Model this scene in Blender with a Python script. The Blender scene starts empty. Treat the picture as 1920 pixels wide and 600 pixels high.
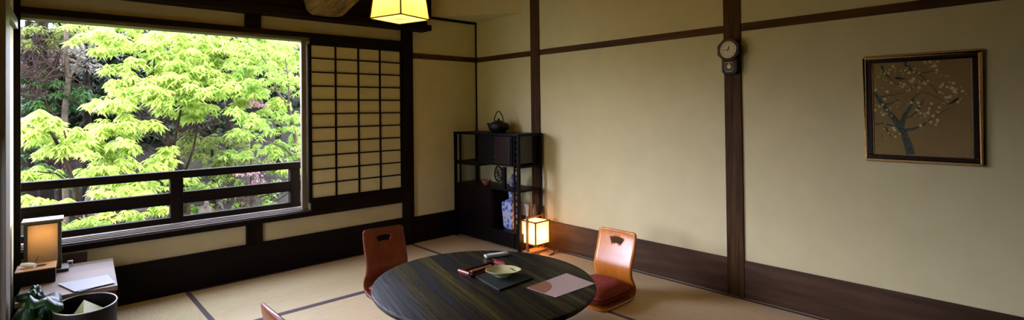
import bpy, bmesh, math, random
import numpy as np
from mathutils import Vector, Matrix, geometry
PI = math.pi
sc = bpy.context.scene
COL = sc.collection
random.seed(7)
rng = np.random.default_rng(7)

# ---------------------------------------------------------------- camera
FPX, CYP = 969.5, 194.17
FW = Vector((0.67853486, 0.73447519, 0.0116891)).normalized()
RT = Vector((0.73456777, -0.67843136, -0.01187804)).normalized()
UP = RT.cross(FW).normalized()
EYE = Vector((0, 0, 1.280))
W = 4.352      # window wall plane (y)
D = 3.5        # right wall plane (x)

def pt(x, y, ax, v):
    """world point seen at a pixel, on a plane x/y/z = v"""
    d = FW + (x - 960) / FPX * RT + (CYP - y) / FPX * UP
    i = 'xyz'.index(ax)
    return EYE + d * ((v - EYE[i]) / d[i])

# ---------------------------------------------------------------- materials
MATS = {}
def new_mat(name):
    m = bpy.data.materials.new(name); m.use_nodes = True
    nt = m.node_tree; b = nt.nodes['Principled BSDF']
    MATS[name] = m
    return m, nt, b
def N(nt, t, **kw):
    n = nt.nodes.new(t)
    for k, v in kw.items():
        if k in n.inputs: n.inputs[k].default_value = v
        else: setattr(n, k, v)
    return n
def ramp(nt, fac, stops):
    r = nt.nodes.new('ShaderNodeValToRGB')
    el = r.color_ramp.elements
    while len(el) < len(stops): el.new(0.5)
    for e, (p, c) in zip(el, stops):
        e.position = p; e.color = (*c, 1)
    nt.links.new(fac, r.inputs[0])
    return r.outputs[0]
def coords(nt, scale=(1, 1, 1), rot=(0, 0, 0)):
    tc = nt.nodes.new('ShaderNodeTexCoord'); mp = nt.nodes.new('ShaderNodeMapping')
    mp.inputs['Scale'].default_value = scale
    if any(rot):
        m0 = nt.nodes.new('ShaderNodeMapping'); m0.inputs['Rotation'].default_value = rot
        nt.links.new(tc.outputs['Object'], m0.inputs[0]); nt.links.new(m0.outputs[0], mp.inputs[0])
    else: nt.links.new(tc.outputs['Object'], mp.inputs[0])
    return mp.outputs[0]
def bump(nt, b, h, strength=.2, dist=.002):
    bp = N(nt, 'ShaderNodeBump', Strength=strength, Distance=dist)
    nt.links.new(h, bp.inputs['Height']); nt.links.new(bp.outputs[0], b.inputs['Normal'])
def wood(name, dark, light, axis='z', rough=.5, fine=90, bs=.3, rot=(0, 0, 0), spec=.5, streak=3.0, bd=.002, rvar=0, lo=.36, hi=.64):
    m, nt, b = new_mat(name)
    s = {'x': (streak, fine, fine), 'y': (fine, streak, fine), 'z': (fine, fine, streak)}[axis]
    c = coords(nt, s, rot)
    n1 = N(nt, 'ShaderNodeTexNoise', Scale=1.0, Detail=5.0, Roughness=.6, Distortion=.4)
    nt.links.new(c, n1.inputs['Vector'])
    s2 = tuple(v * .13 for v in s)
    c2 = coords(nt, s2, rot)
    n2 = N(nt, 'ShaderNodeTexNoise', Scale=1.0, Detail=3.0, Distortion=1.5)
    nt.links.new(c2, n2.inputs['Vector'])
    mx = N(nt, 'ShaderNodeMath', operation='ADD'); nt.links.new(n1.outputs[0], mx.inputs[0]); nt.links.new(n2.outputs[0], mx.inputs[1])
    h = N(nt, 'ShaderNodeMath', operation='MULTIPLY'); nt.links.new(mx.outputs[0], h.inputs[0]); h.inputs[1].default_value = .5
    nt.links.new(ramp(nt, h.outputs[0], [(lo, dark), (hi, light)]), b.inputs['Base Color'])
    b.inputs['Roughness'].default_value = rough
    b.inputs['Specular IOR Level'].default_value = spec
    bump(nt, b, h.outputs[0], bs, bd)
    if rvar:
        rr = N(nt, 'ShaderNodeMapRange'); nt.links.new(h.outputs[0], rr.inputs[0])
        rr.inputs[1].default_value = .38; rr.inputs[2].default_value = .62; rr.inputs[3].default_value = rough + rvar; rr.inputs[4].default_value = rough - rvar
        nt.links.new(rr.outputs[0], b.inputs['Roughness'])
    return m
def plain(name, c, rough=.5, spec=.5, metal=0, noise=0, nscale=30, emit=None, es=0, trans=0, bs=0, coat=0):
    m, nt, b = new_mat(name)
    b.inputs['Base Color'].default_value = (*c, 1); b.inputs['Roughness'].default_value = rough
    b.inputs['Specular IOR Level'].default_value = spec; b.inputs['Metallic'].default_value = metal
    b.inputs['Coat Weight'].default_value = coat
    if noise or bs:
        n = N(nt, 'ShaderNodeTexNoise', Scale=nscale, Detail=5.0)
        nt.links.new(coords(nt), n.inputs['Vector'])
        if noise:
            lo = tuple(v * (1 - noise) for v in c); hi = tuple(min(1, v * (1 + noise)) for v in c)
            nt.links.new(ramp(nt, n.outputs[0], [(.3, lo), (.7, hi)]), b.inputs['Base Color'])
        if bs: bump(nt, b, n.outputs[0], bs)
    if emit:
        b.inputs['Emission Color'].default_value = (*emit, 1); b.inputs['Emission Strength'].default_value = es
    if trans: b.inputs['Transmission Weight'].default_value = trans
    return m

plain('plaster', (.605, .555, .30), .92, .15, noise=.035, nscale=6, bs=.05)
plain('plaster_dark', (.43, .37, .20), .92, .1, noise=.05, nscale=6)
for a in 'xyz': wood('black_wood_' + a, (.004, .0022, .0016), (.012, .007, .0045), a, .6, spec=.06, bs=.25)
for a in 'xyz': wood('lintel_wood_' + a, (.05, .038, .020), (.13, .10, .055), a, .5, fine=40)
for a in 'yz': wood('post_wood_' + a, (.028, .013, .004), (.095, .050, .017), a, .55, fine=45, bs=.35, spec=.08)
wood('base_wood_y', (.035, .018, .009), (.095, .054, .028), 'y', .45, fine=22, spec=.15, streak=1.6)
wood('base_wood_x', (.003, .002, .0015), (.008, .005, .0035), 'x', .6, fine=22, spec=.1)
wood('sill_wood', (.05, .034, .026), (.17, .12, .09), 'x', .55, fine=120)
wood('pale_wood_z', (.09, .07, .035), (.17, .135, .075), 'z', .5)
wood('log_wood', (.05, .026, .004), (.34, .215, .045), 'y', .85, fine=28, bs=1.0, streak=5)
wood('table_wood', (.0015, .0011, .0003), (.060, .054, .018), 'y', .46, fine=42, bs=.9, spec=.20, rot=(0, 0, math.radians(7)), streak=1.6, bd=.006, rvar=.20, lo=.46, hi=.66)
wood('zaisu_lit', (.50, .15, .014), (.62, .215, .026), 'z', .26, fine=30, bs=.02, spec=.55, streak=1.2)  # chair wood with the light on it put into the colour
wood('zaisu_shaded', (.10, .022, .007), (.15, .036, .011), 'z', .3, fine=30, bs=.02, spec=.3, streak=1.2)  # same chair wood, with shade put into the colour
wood('desk_wood', (.105, .060, .034), (.155, .092, .055), 'x', .6, fine=30, bs=.06)
wood('honey_wood', (.30, .15, .05), (.45, .24, .09), 'x', .45, fine=60)
wood('lantern_wood', (.13, .045, .014), (.26, .10, .035), 'z', .5, fine=80)
wood('lamp_wood', (.03, .02, .011), (.07, .05, .03), 'z', .5, fine=80)
wood('ceiling_wood', (.30, .19, .08), (.42, .28, .13), 'y', .6, fine=30)
plain('rosewood', (.003, .0013, .001), .45, .12, noise=.4, nscale=20)
plain('rosewood_red', (.010, .0015, .001), .3, .4, noise=.3, nscale=20)
plain('smoked_panel', (.016, .015, .013), .35, .5)
plain('cushion_red', (.30, .06, .04), .85, .2, noise=.25, nscale=40, bs=.3)
plain('black_iron', (.004, .0035, .0035), .5, .3, bs=.4, nscale=200)
plain('gold_frame', (.42, .27, .09), .42, .5, metal=.8, noise=.5, nscale=220, bs=1)
plain('frame_brown', (.016, .006, .003), .3, .25)
plain('canvas', (.25, .18, .065), .75, .2, noise=.12, nscale=5)
plain('ink_teal', (.05, .072, .045), .8, noise=.5, nscale=60)
plain('ink_brown', (.09, .06, .025), .8, noise=.3, nscale=60)
plain('ink_dark', (.03, .018, .01), .8)
plain('petal_cream', (.58, .50, .24), .8)
plain('petal_gold', (.44, .34, .12), .8)
plain('clock_black', (.006, .003, .002), .35, .2)
plain('dial', (.62, .55, .34), .5)
plain('brass', (.55, .42, .16), .35, metal=.9)
plain('hand_black', (.01, .01, .01), .4)
plain('heri', (.085, .052, .058), .8, noise=.2, nscale=200)
plain('white_paper', (.27, .27, .30), .7)
plain('white_cloth', (.75, .73, .70), .8, bs=.4, nscale=90)
plain('card_pink', (.40, .31, .27), .42)
plain('card_brown', (.25, .10, .06), .42)
plain('slate', (.012, .018, .015), .6, .2, bs=1, nscale=260)
plain('celadon', (.42, .42, .20), .25, .5, noise=.15, nscale=25, coat=.4)
plain('red_lacquer', (.16, .014, .006), .2, .4, coat=.15)
plain('black_lacquer', (.012, .006, .005), .2, .5)
plain('cigar_brown', (.16, .07, .03), .5)
plain('grey_case', (.28, .28, .22), .4, noise=.1)
plain('bin_black', (.005, .003, .002), .5, .12)
plain('bin_rim', (.12, .11, .05), .3, .5)
plain('card_greenlit', (.19, .185, .012), .6)  # yellow-green light on the card is put into its colour
plain('bag_black', (.006, .020, .003), .33, .10, bs=.6, nscale=24)
plain('white_plastic', (.62, .62, .58), .4)
plain('cord', (.35, .20, .14), .5)
plain('dark_cord', (.12, .02, .012), .4)
plain('white_porcelain', (.40, .43, .48), .2, coat=.3)
plain('brown_glaze', (.10, .055, .025), .3)
plain('bowl_red', (.25, .08, .06), .25)
plain('outlet_brown', (.06, .035, .018), .6)
plain('bark', (.035, .024, .014), .9, .1, noise=.5, nscale=14, bs=.8)
plain('bark_dark', (.014, .010, .007), .9, .1, noise=.5, nscale=14)
plain('bark_pale', (.10, .08, .055), .9, .1, noise=.4, nscale=14)
plain('twig', (.045, .028, .022), .9, .1, noise=.4, nscale=6)
plain('rock', (.12, .10, .085), .9, .2, noise=.5, nscale=5, bs=1)

def tatami(name, axis):
    m, nt, b = new_mat(name)
    # rushes run along `axis`, ribs repeat across it
    wv = N(nt, 'ShaderNodeTexWave', wave_type='BANDS', bands_direction=('X' if axis == 'y' else 'Y'), Scale=62.0, Distortion=.3)
    nt.links.new(coords(nt), wv.inputs['Vector'])
    ns = N(nt, 'ShaderNodeTexNoise', Scale=1.0, Detail=4.0)
    nt.links.new(coords(nt, (9, 150, 1) if axis == 'x' else (150, 9, 1)), ns.inputs['Vector'])
    a = N(nt, 'ShaderNodeMath', operation='MULTIPLY_ADD'); nt.links.new(wv.outputs['Fac'], a.inputs[0]); a.inputs[1].default_value = .35
    nt.links.new(ns.outputs[0], a.inputs[2])
    nt.links.new(ramp(nt, a.outputs[0], [(.3, (.43, .325, .175)), (.9, (.66, .52, .31))]), b.inputs['Base Color'])
    b.inputs['Roughness'].default_value = .62; b.inputs['Specular IOR Level'].default_value = .3
    bump(nt, b, wv.outputs['Fac'], .25, .001)
tatami('tatami_x', 'x'); tatami('tatami_y', 'y')

def paper_mat(name, c, warm=None, strength=0, rough=.8, trans=.35, noise=.06):
    m, nt, b = new_mat(name)
    n = N(nt, 'ShaderNodeTexNoise', Scale=14.0, Detail=6.0); nt.links.new(coords(nt), n.inputs['Vector'])
    cr = ramp(nt, n.outputs[0], [(.3, tuple(v * (1 - noise) for v in c)), (.7, c)])
    nt.links.new(cr, b.inputs['Base Color']); b.inputs['Roughness'].default_value = rough
    b.inputs['Specular IOR Level'].default_value = .2
    tr = N(nt, 'ShaderNodeBsdfTranslucent'); nt.links.new(cr, tr.inputs[0])
    ms = N(nt, 'ShaderNodeMixShader'); ms.inputs[0].default_value = trans
    nt.links.new(b.outputs[0], ms.inputs[1]); nt.links.new(tr.outputs[0], ms.inputs[2])
    nt.links.new(ms.outputs[0], nt.nodes['Material Output'].inputs[0])
    if warm:
        b.inputs['Emission Color'].default_value = (*warm, 1); b.inputs['Emission Strength'].default_value = strength
    return m
paper_mat('shoji_paper', (.62, .56, .30), trans=.1)
paper_mat('shade_paper', (.56, .50, .40), (1, .60, .22), .1, trans=.4)
paper_mat('shade_bottom', (.56, .54, .46), (1, .68, .32), .2, trans=.4)
paper_mat('lantern_paper', (.95, .82, .6), (1, .62, .28), .25, trans=.55)
paper_mat('desk_lamp_paper', (.66, .54, .38), trans=.5, noise=.2)

def leaf_mat(name, c1, c2, tr=.45, rough=.5):
    m, nt, b = new_mat(name)
    n = N(nt, 'ShaderNodeTexNoise', Scale=3.2, Detail=8.0, Roughness=.75); nt.links.new(coords(nt), n.inputs['Vector'])
    cr = ramp(nt, n.outputs[0], [(.34, c1), (.62, c2)])
    nt.links.new(cr, b.inputs['Base Color']); b.inputs['Roughness'].default_value = rough
    b.inputs['Specular IOR Level'].default_value = .3
    t = N(nt, 'ShaderNodeBsdfTranslucent'); nt.links.new(cr, t.inputs[0])
    ms = N(nt, 'ShaderNodeMixShader'); ms.inputs[0].default_value = tr
    nt.links.new(b.outputs[0], ms.inputs[1]); nt.links.new(t.outputs[0], ms.inputs[2])
    nt.links.new(ms.outputs[0], nt.nodes['Material Output'].inputs[0])
leaf_mat('leaf_bright', (.26, .43, .05), (.68, .80, .21))
leaf_mat('leaf_mid', (.20, .37, .05), (.50, .66, .15))
leaf_mat('leaf_olive', (.12, .17, .025), (.26, .31, .06))
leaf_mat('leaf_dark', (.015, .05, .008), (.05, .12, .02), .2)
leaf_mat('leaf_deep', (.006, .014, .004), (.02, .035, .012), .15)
leaf_mat('leaf_brown', (.05, .03, .022), (.16, .10, .075), .2)
leaf_mat('petal_pink', (.55, .25, .30), (.75, .45, .5), .3)
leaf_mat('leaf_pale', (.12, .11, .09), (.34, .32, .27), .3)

plain('bounce_green', (.20, .22, .03), .95, .1, noise=.3, nscale=3)
# hillside
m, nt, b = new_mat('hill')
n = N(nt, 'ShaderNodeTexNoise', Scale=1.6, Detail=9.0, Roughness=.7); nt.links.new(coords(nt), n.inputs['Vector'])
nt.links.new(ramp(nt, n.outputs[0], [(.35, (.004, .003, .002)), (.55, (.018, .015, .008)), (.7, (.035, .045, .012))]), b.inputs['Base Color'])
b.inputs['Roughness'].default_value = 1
# blue-and-white glaze
m, nt, b = new_mat('blue_white')
v = N(nt, 'ShaderNodeTexVoronoi', Scale=26.0); nt.links.new(coords(nt), v.inputs['Vector'])
n = N(nt, 'ShaderNodeTexNoise', Scale=60.0, Detail=3.0, Distortion=2.0); nt.links.new(coords(nt), n.inputs['Vector'])
a = N(nt, 'ShaderNodeMath', operation='ADD'); nt.links.new(v.outputs['Distance'], a.inputs[0]); nt.links.new(n.outputs[0], a.inputs[1])
nt.links.new(ramp(nt, a.outputs[0], [(.66, (.05, .08, .30)), (.98, (.16, .22, .50)), (1.0, (.4, .46, .6))]), b.inputs['Base Color'])
b.inputs['Roughness'].default_value = .2

# ---------------------------------------------------------------- mesh helpers
class MB:
    def __init__(s): s.bm = bmesh.new()
    def box(s, x0, x1, y0, y1, z0, z1):
        vs = [s.bm.verts.new((x, y, z)) for x in (x0, x1) for y in (y0, y1) for z in (z0, z1)]
        for f in ((0, 1, 3, 2), (4, 6, 7, 5), (0, 4, 5, 1), (2, 3, 7, 6), (0, 2, 6, 4), (1, 5, 7, 3)):
            s.bm.faces.new([vs[i] for i in f])
        return s
    def bar(s, a, b, w, h, up=(0, 0, 1)):
        a, b = Vector(a), Vector(b); d = (b - a).normalized(); u = Vector(up)
        if abs(d.dot(u)) > .95: u = Vector((1, 0, 0))
        r = d.cross(u).normalized(); u = r.cross(d)
        vs = [s.bm.verts.new(p + r * (i * w / 2) + u * (j * h / 2)) for p in (a, b) for i, j in ((-1, -1), (1, -1), (1, 1), (-1, 1))]
        for f in ((3, 2, 1, 0), (4, 5, 6, 7), (0, 1, 5, 4), (1, 2, 6, 5), (2, 3, 7, 6), (3, 0, 4, 7)):
            s.bm.faces.new([vs[i] for i in f])
        return s
    def tube(s, pts, rad, n=8, cap=True):
        pts = [Vector(p) for p in pts]
        if not hasattr(rad, '__len__'): rad = [rad] * len(pts)
        rings = []; pr = None
        for i, p in enumerate(pts):
            t = (pts[min(i + 1, len(pts) - 1)] - pts[max(i - 1, 0)]).normalized()
            if pr is None:
                r = t.orthogonal().normalized()
            else:
                r = (pr - t * pr.dot(t)).normalized()
            pr = r; q = t.cross(r)
            rings.append([s.bm.verts.new(p + (r * math.cos(2 * PI * k / n) + q * math.sin(2 * PI * k / n)) * rad[i]) for k in range(n)])
        for i in range(len(rings) - 1):
            for k in range(n):
                s.bm.faces.new((rings[i][k], rings[i][(k + 1) % n], rings[i + 1][(k + 1) % n], rings[i + 1][k]))
        if cap:
            s.bm.faces.new(rings[0][::-1]); s.bm.faces.new(rings[-1])
        return s
    def lathe(s, prof, n=32, c=(0, 0, 0), sx=1, sy=1, rot=0, wob=None):
        rings = []
        for r, z in prof:
            ring = []
            for k in range(n):
                a = 2 * PI * k / n
                rr = r * (wob(a) if wob else 1)
                x, y = rr * math.cos(a) * sx, rr * math.sin(a) * sy
                ring.append(s.bm.verts.new((c[0] + x * math.cos(rot) - y * math.sin(rot), c[1] + x * math.sin(rot) + y * math.cos(rot), c[2] + z)))
            rings.append(ring)
        for i in range(len(rings) - 1):
            for k in range(n):
                s.bm.faces.new((rings[i][k], rings[i][(k + 1) % n], rings[i + 1][(k + 1) % n], rings[i + 1][k]))
        if prof[0][0] > 1e-6: s.bm.faces.new(rings[0][::-1])
        if prof[-1][0] > 1e-6: s.bm.faces.new(rings[-1])
        return s
    def prism(s, poly, off):
        """poly: list of 3D points; off: extrusion vector"""
        off = Vector(off)
        a = [s.bm.verts.new(Vector(p)) for p in poly]; b = [s.bm.verts.new(Vector(p) + off) for p in poly]
        s.bm.faces.new(a[::-1]); s.bm.faces.new(b); n = len(a)
        for i in range(n): s.bm.faces.new((a[i], a[(i + 1) % n], b[(i + 1) % n], b[i]))
        return s
    def build(s, name, mat, parent=None, bev=0, smooth=False, sub=0):
        bmesh.ops.remove_doubles(s.bm, verts=s.bm.verts, dist=1e-6)
        bmesh.ops.recalc_face_normals(s.bm, faces=s.bm.faces)
        me = bpy.data.meshes.new(name); s.bm.to_mesh(me); s.bm.free()
        return link(name, me, mat, parent, bev, smooth, sub)
def link(name, me, mat, parent=None, bev=0, smooth=False, sub=0):
    me.materials.append(MATS[mat])
    o = bpy.data.objects.new(name, me); COL.objects.link(o)
    if parent: o.parent = parent
    if bev:
        md = o.modifiers.new('bevel', 'BEVEL'); md.width = bev; md.segments = 2; md.limit_method = 'ANGLE'
    if sub:
        md = o.modifiers.new('sub', 'SUBSURF'); md.levels = md.render_levels = sub
    if smooth:
        me.polygons.foreach_set('use_smooth', [True] * len(me.polygons))
        if not sub:
            try: me.set_sharp_from_angle(angle=math.radians(40))
            except Exception: pass
    return o
def thing(name, label, cat, loc=(0, 0, 0), rz=0, group=None):
    o = bpy.data.objects.new(name, None); COL.objects.link(o)
    o.location = loc; o.rotation_euler = (0, 0, rz); o.empty_display_size = .05
    return tag(o, label, cat, group)
def tag(o, label, cat, group=None):
    o['label'] = label; o['category'] = cat
    if group: o['group'] = group
    return o
def struct(o, label=None):
    o['kind'] = 'structure'
    if label: o['label'] = label
    return o
def B(*a): return MB().box(*a)

# ---------------------------------------------------------------- room shell
HC = 2.62
YB = -1.6
struct(B(-.9, D + .1, YB - .1, W + .1, -.12, -.035).build('floor', 'base_wood_x'), 'wooden floor under the tatami mats')
struct(B(-.9, D + .1, YB - .1, W + .3, HC, HC + .1).build('ceiling', 'ceiling_wood'), 'dark wooden ceiling')
struct(B(D, D + .1, YB - .1, W + .1, -.035, HC).build('wall_right', 'plaster'), 'yellowish plaster wall with clock and painting')
struct(B(-.9, D + .1, YB - .1, YB, -.035, HC).build('wall_front', 'post_wood_z'), 'plaster wall behind the viewer')
LW = lambda y: -.091 - .036 * (W - y)
L0, L1, LZ0, LZ1 = 2.4, 3.26, .30, 1.20       # wide opening onto the side garden
def lw_piece(mb, y0, y1, z0, z1, a=0, b=-.1):
    mb.prism([(LW(y0) + a, y0, z0), (LW(y1) + a, y1, z0), (LW(y1) + b, y1, z0), (LW(y0) + b, y0, z0)], (0, 0, z1 - z0)); return mb
mb = MB(); lw_piece(mb, YB, L0, -.035, HC); lw_piece(mb, L1, W, -.035, HC); lw_piece(mb, L0, L1, -.035, LZ0); lw_piece(mb, L0, L1, LZ1, HC)
struct(mb.build('wall_left', 'plaster'), 'plaster wall at the left edge')
win2 = bpy.data.objects.new('window_2', None); COL.objects.link(win2); struct(win2, 'open side of the room towards the garden on the left')
mb = MB(); lw_piece(mb, L0, L1, LZ0, LZ0 + .03, .01, -.11); lw_piece(mb, L0, L1, LZ1 - .03, LZ1, .01, -.11); lw_piece(mb, L0 - .03, L0, LZ0, LZ1, .01, -.11); lw_piece(mb, L1, L1 + .019, LZ0, LZ1, .01, -.11)
mb.build('window_frame', 'lintel_wood_y', win2)
struct(B(-14, -.35, -6, 4.85, -.62, -.5).build('ground', 'bounce_green'), 'unseen green ground left of the house, added to bounce light')  # out of view, added to bounce green light in through the side opening
# window wall with its opening
WX0, WX1, WZ0, WZ1 = -.064, 1.70, .452, 1.898
mb = MB()
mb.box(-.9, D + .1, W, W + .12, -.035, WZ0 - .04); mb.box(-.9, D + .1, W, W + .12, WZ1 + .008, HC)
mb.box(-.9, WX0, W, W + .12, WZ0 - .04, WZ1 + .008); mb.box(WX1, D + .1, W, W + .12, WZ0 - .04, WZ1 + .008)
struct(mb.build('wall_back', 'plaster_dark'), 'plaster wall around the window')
mb = MB(); mb.box(2.69, D, W - .004, W, .0, 2.215)
struct(mb.build('wall_corner', 'plaster'), 'plaster wall piece in the corner')
# dropped ceiling in the corner
mb = MB(); mb.prism([(2.84, W - .002, 2.222), (2.93, W - .002, 2.222), (D, 3.63, 2.222), (D, W - .002, 2.222)], (0, 0, .4))
struct(mb.build('ceiling', 'plaster'), 'low plaster soffit in the far corner')

win = bpy.data.objects.new('window_1', None); COL.objects.link(win); struct(win, 'wide open window onto the garden')
B(WX0 - .02, WX1 + .02, W - .002, W + .13, WZ1 - .018, WZ1 + .008).build('window_frame', 'lintel_wood_x', win)
mb = MB()
mb.box(WX0 - .02, 1.74, W - .005, 4.57, .412, .4605)
for k in range(3): mb.box(WX0, 1.70, W + .03 + k * .055, W + .055 + k * .055, .4605, .4655)
mb.build('window_sill', 'sill_wood', win)
mb = MB(); mb.box(WX0 - .03, WX0, W, W + .13, .4606, WZ1 - .018)
mb.build('jamb', 'lintel_wood_z', win)
# stacked sliding sashes pushed against the right jamb: thin upright stiles
t = thing('sliding_sash', 'pale wooden window sash stiles stacked at right side of open window', 'window sash', (0, 0, 0))
for k in range(3):
    B(1.640 + k * .012, 1.680, W + .012 + k * .036, W + .040 + k * .036, .4660, 1.8795).build('stile', 'pale_wood_z', t, .002)

# timber of the window wall (front faces sit proud of the plaster)
tn = [0]
def trim(mb, mat, label, bev=.003):
    tn[0] += 1
    return struct(mb.build('trim_%d' % tn[0], mat, None, bev), label)
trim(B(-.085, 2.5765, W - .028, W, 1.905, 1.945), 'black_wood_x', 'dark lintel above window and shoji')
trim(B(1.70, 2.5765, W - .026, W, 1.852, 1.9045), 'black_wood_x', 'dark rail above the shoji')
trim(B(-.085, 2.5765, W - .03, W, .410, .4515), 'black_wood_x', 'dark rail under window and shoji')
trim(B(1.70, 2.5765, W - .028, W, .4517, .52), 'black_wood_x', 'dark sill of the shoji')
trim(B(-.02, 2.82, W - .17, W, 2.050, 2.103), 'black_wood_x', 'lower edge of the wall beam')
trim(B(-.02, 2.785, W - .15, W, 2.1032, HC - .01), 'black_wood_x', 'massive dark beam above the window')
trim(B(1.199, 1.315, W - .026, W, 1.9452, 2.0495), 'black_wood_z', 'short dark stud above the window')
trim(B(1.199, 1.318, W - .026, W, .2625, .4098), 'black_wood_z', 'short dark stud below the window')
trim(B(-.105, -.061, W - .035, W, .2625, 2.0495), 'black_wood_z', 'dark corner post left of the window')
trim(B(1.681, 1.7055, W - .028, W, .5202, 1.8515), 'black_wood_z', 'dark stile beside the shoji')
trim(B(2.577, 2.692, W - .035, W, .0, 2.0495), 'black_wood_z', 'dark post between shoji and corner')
trim(B(2.6925, D - .002, W - .014, W - .0041, 1.790, 1.842), 'post_wood_y', 'dark rail on the corner wall')
trim(B(2.82, D - .016, W - .018, W - .0041, 2.196, 2.2215), 'black_wood_x', 'thin dark moulding under the soffit')
trim(B(D - .016, D - .0005, W - .016, W - .0042, .245, 2.2215), 'black_wood_z', 'thin dark corner moulding')
# right wall timber
trim(B(D - .012, D, 3.395, 3.510, 0, HC), 'post_wood_z', 'wooden post beside the cabinet')
trim(B(D - .012, D, 1.506, 1.622, 0, HC), 'post_wood_z', 'wooden post carrying the clock')
for a, b_ in ((3.5105, W - .018), (1.6225, 3.3945), (YB, 1.5055)):
    trim(B(D - .007, D - .0003, a, b_, 1.789, 1.842), 'post_wood_y', 'wooden rail along the right wall')
def base(name, mb, mat): return struct(mb.build(name, mat, None, .002), 'wide dark wooden baseboard')
for a, b_ in ((3.5105, W - .02), (1.6225, 3.3945), (YB, 1.5055)):
    base('baseboard_right', B(D - .008, D - .0003, a, b_, .0, .251), 'base_wood_y')
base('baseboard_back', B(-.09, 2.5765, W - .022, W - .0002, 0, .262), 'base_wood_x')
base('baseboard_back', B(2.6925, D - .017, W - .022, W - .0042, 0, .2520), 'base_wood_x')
# left wall timber
def lwbox(y0, y1, z0, z1, th):
    mb = MB(); mb.prism([(LW(y0), y0, z0), (LW(y0) + th, y0, z0), (LW(y1) + th, y1, z0), (LW(y1), y1, z0)], (0, 0, z1 - z0)); return mb
trim(lwbox(3.52, W - .04, 1.80, 1.86, .02), 'pale_wood_z', 'greenish rail on the left wall')
trim(lwbox(3.28, 3.50, 0, HC, .035), 'lintel_wood_z', 'dark post on the left wall')
base('baseboard_left', lwbox(3.52, W - .04, 0, .2, .012), 'base_wood_y')

# rising log beam that lands on the wall beam
def logbeam():
    mb = MB(); rings = []; L = 30
    sec = [(-.20, .22), (-.205, .08), (-.19, -.05), (-.165, -.15), (-.12, -.185), (.04, -.19), (.11, -.175), (.140, -.12), (.155, -.02), (.16, .10), (.15, .22)]
    for i in range(L):
        f = i / (L - 1); y = 4.178 - f * 2.2; z = 2.222 + f * .66 + (.02 if i == 0 else 0)
        sc_ = .93 if i == 0 else 1
        rings.append([mb.bm.verts.new((1.765 + .015 * math.sin(f * 7) + px * sc_ * (1 + random.uniform(-.03, .03)), y, z + pz * sc_ * (1 + random.uniform(-.03, .03)))) for px, pz in sec])
    n = len(sec)
    for i in range(L - 1):
        for k in range(n):
            mb.bm.faces.new((rings[i][k], rings[i][(k + 1) % n], rings[i + 1][(k + 1) % n], rings[i + 1][k]))
    mb.bm.faces.new(rings[0]); mb.bm.faces.new(rings[-1])
    tn[0] += 1
    return struct(mb.build('trim_%d' % tn[0], 'log_wood', None, 0, True), 'rough hewn log rafter')
logbeam()

# ---------------------------------------------------------------- tatami
def mat_thing(x0, x1, y0, y1, axis, label, edges):
    t = thing('tatami_mat', label, 'tatami mat', ((x0 + x1) / 2, (y0 + y1) / 2, -.034), 0, None)
    cx, cy = (x0 + x1) / 2, (y0 + y1) / 2
    B(x0 - cx + .001, x1 - cx - .001, y0 - cy + .001, y1 - cy - .001, 0, .034).build('rush_surface', 'tatami_' + axis, t)
    for e in edges:
        if e == 'x0': q = (x0 - cx + .001, x0 - cx + .031, y0 - cy + .001, y1 - cy - .001)
        if e == 'x1': q = (x1 - cx - .031, x1 - cx - .001, y0 - cy + .001, y1 - cy - .001)
        if e == 'y0': q = (x0 - cx + .001, x1 - cx - .001, y0 - cy + .001, y0 - cy + .026)
        if e == 'y1': q = (x0 - cx + .001, x1 - cx - .001, y1 - cy - .026, y1 - cy - .001)
        B(*q, .0339, .0352).build('cloth_border', 'heri', t)
mat_thing(.82, 2.64, 3.425, W - .024, 'x', 'pale tatami mat lying along the window wall', ('y0', 'y1'))
mat_thing(2.64, D - .018, 2.53, W - .024, 'y', 'tatami mat under the cabinet and lantern', ('x0', 'x1'))
mat_thing(-.04, .82, 2.53, W - .024, 'y', 'tatami mat under the low desk and waste bin', ('x0', 'x1'))
mat_thing(.82, 2.64, 2.53, 3.425, 'x', 'tatami mat under the far chair and far table edge', ('y0', 'y1'))
mat_thing(.82, 2.64, 1.615, 2.53, 'x', 'tatami mat under the round table', ('y0', 'y1'))
mat_thing(2.64, D - .018, .71, 2.53, 'y', 'tatami mat running beside the right wall below the clock', ('x0', 'x1'))

# ---------------------------------------------------------------- shoji
t = thing('shoji_screen', 'paper shoji screen with dark lattice beside the open window', 'shoji', (2.1355, W - .014, .5210))
sx0, sx1, sz0, sz1 = 1.706 - 2.1355, 2.5755 - 2.1355, 0, 1.330
lx0, lx1, lz0, lz1 = 1.710 - 2.1355, 2.557 - 2.1355, .036, 1.322
mb = MB(); mb.box(sx0, lx0, -.012, .012, sz0, sz1); mb.box(lx1, sx1, -.012, .012, sz0, sz1)
mb.box(lx0, lx1, -.0119, .0119, sz0, lz0); mb.box(lx0, lx1, -.0119, .0119, lz1, sz1)
mb.build('frame', 'black_wood_z', t)
mb = MB()
for k in range(1, 4):
    x = lx0 + (lx1 - lx0) * k / 4; mb.box(x - .007, x + .007, -.010, .0, lz0, lz1)
for k in range(1, 11):
    z = lz1 - (lz1 - lz0) * (k - .08) / 10.92; mb.box(lx0, lx1, -.0095, .0, z - .0055, z + .0055)
mb.build('lattice', 'black_wood_z', t)
B(lx0, lx1, .0005, .002, lz0, lz1).build('paper', 'shoji_paper', t)

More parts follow.
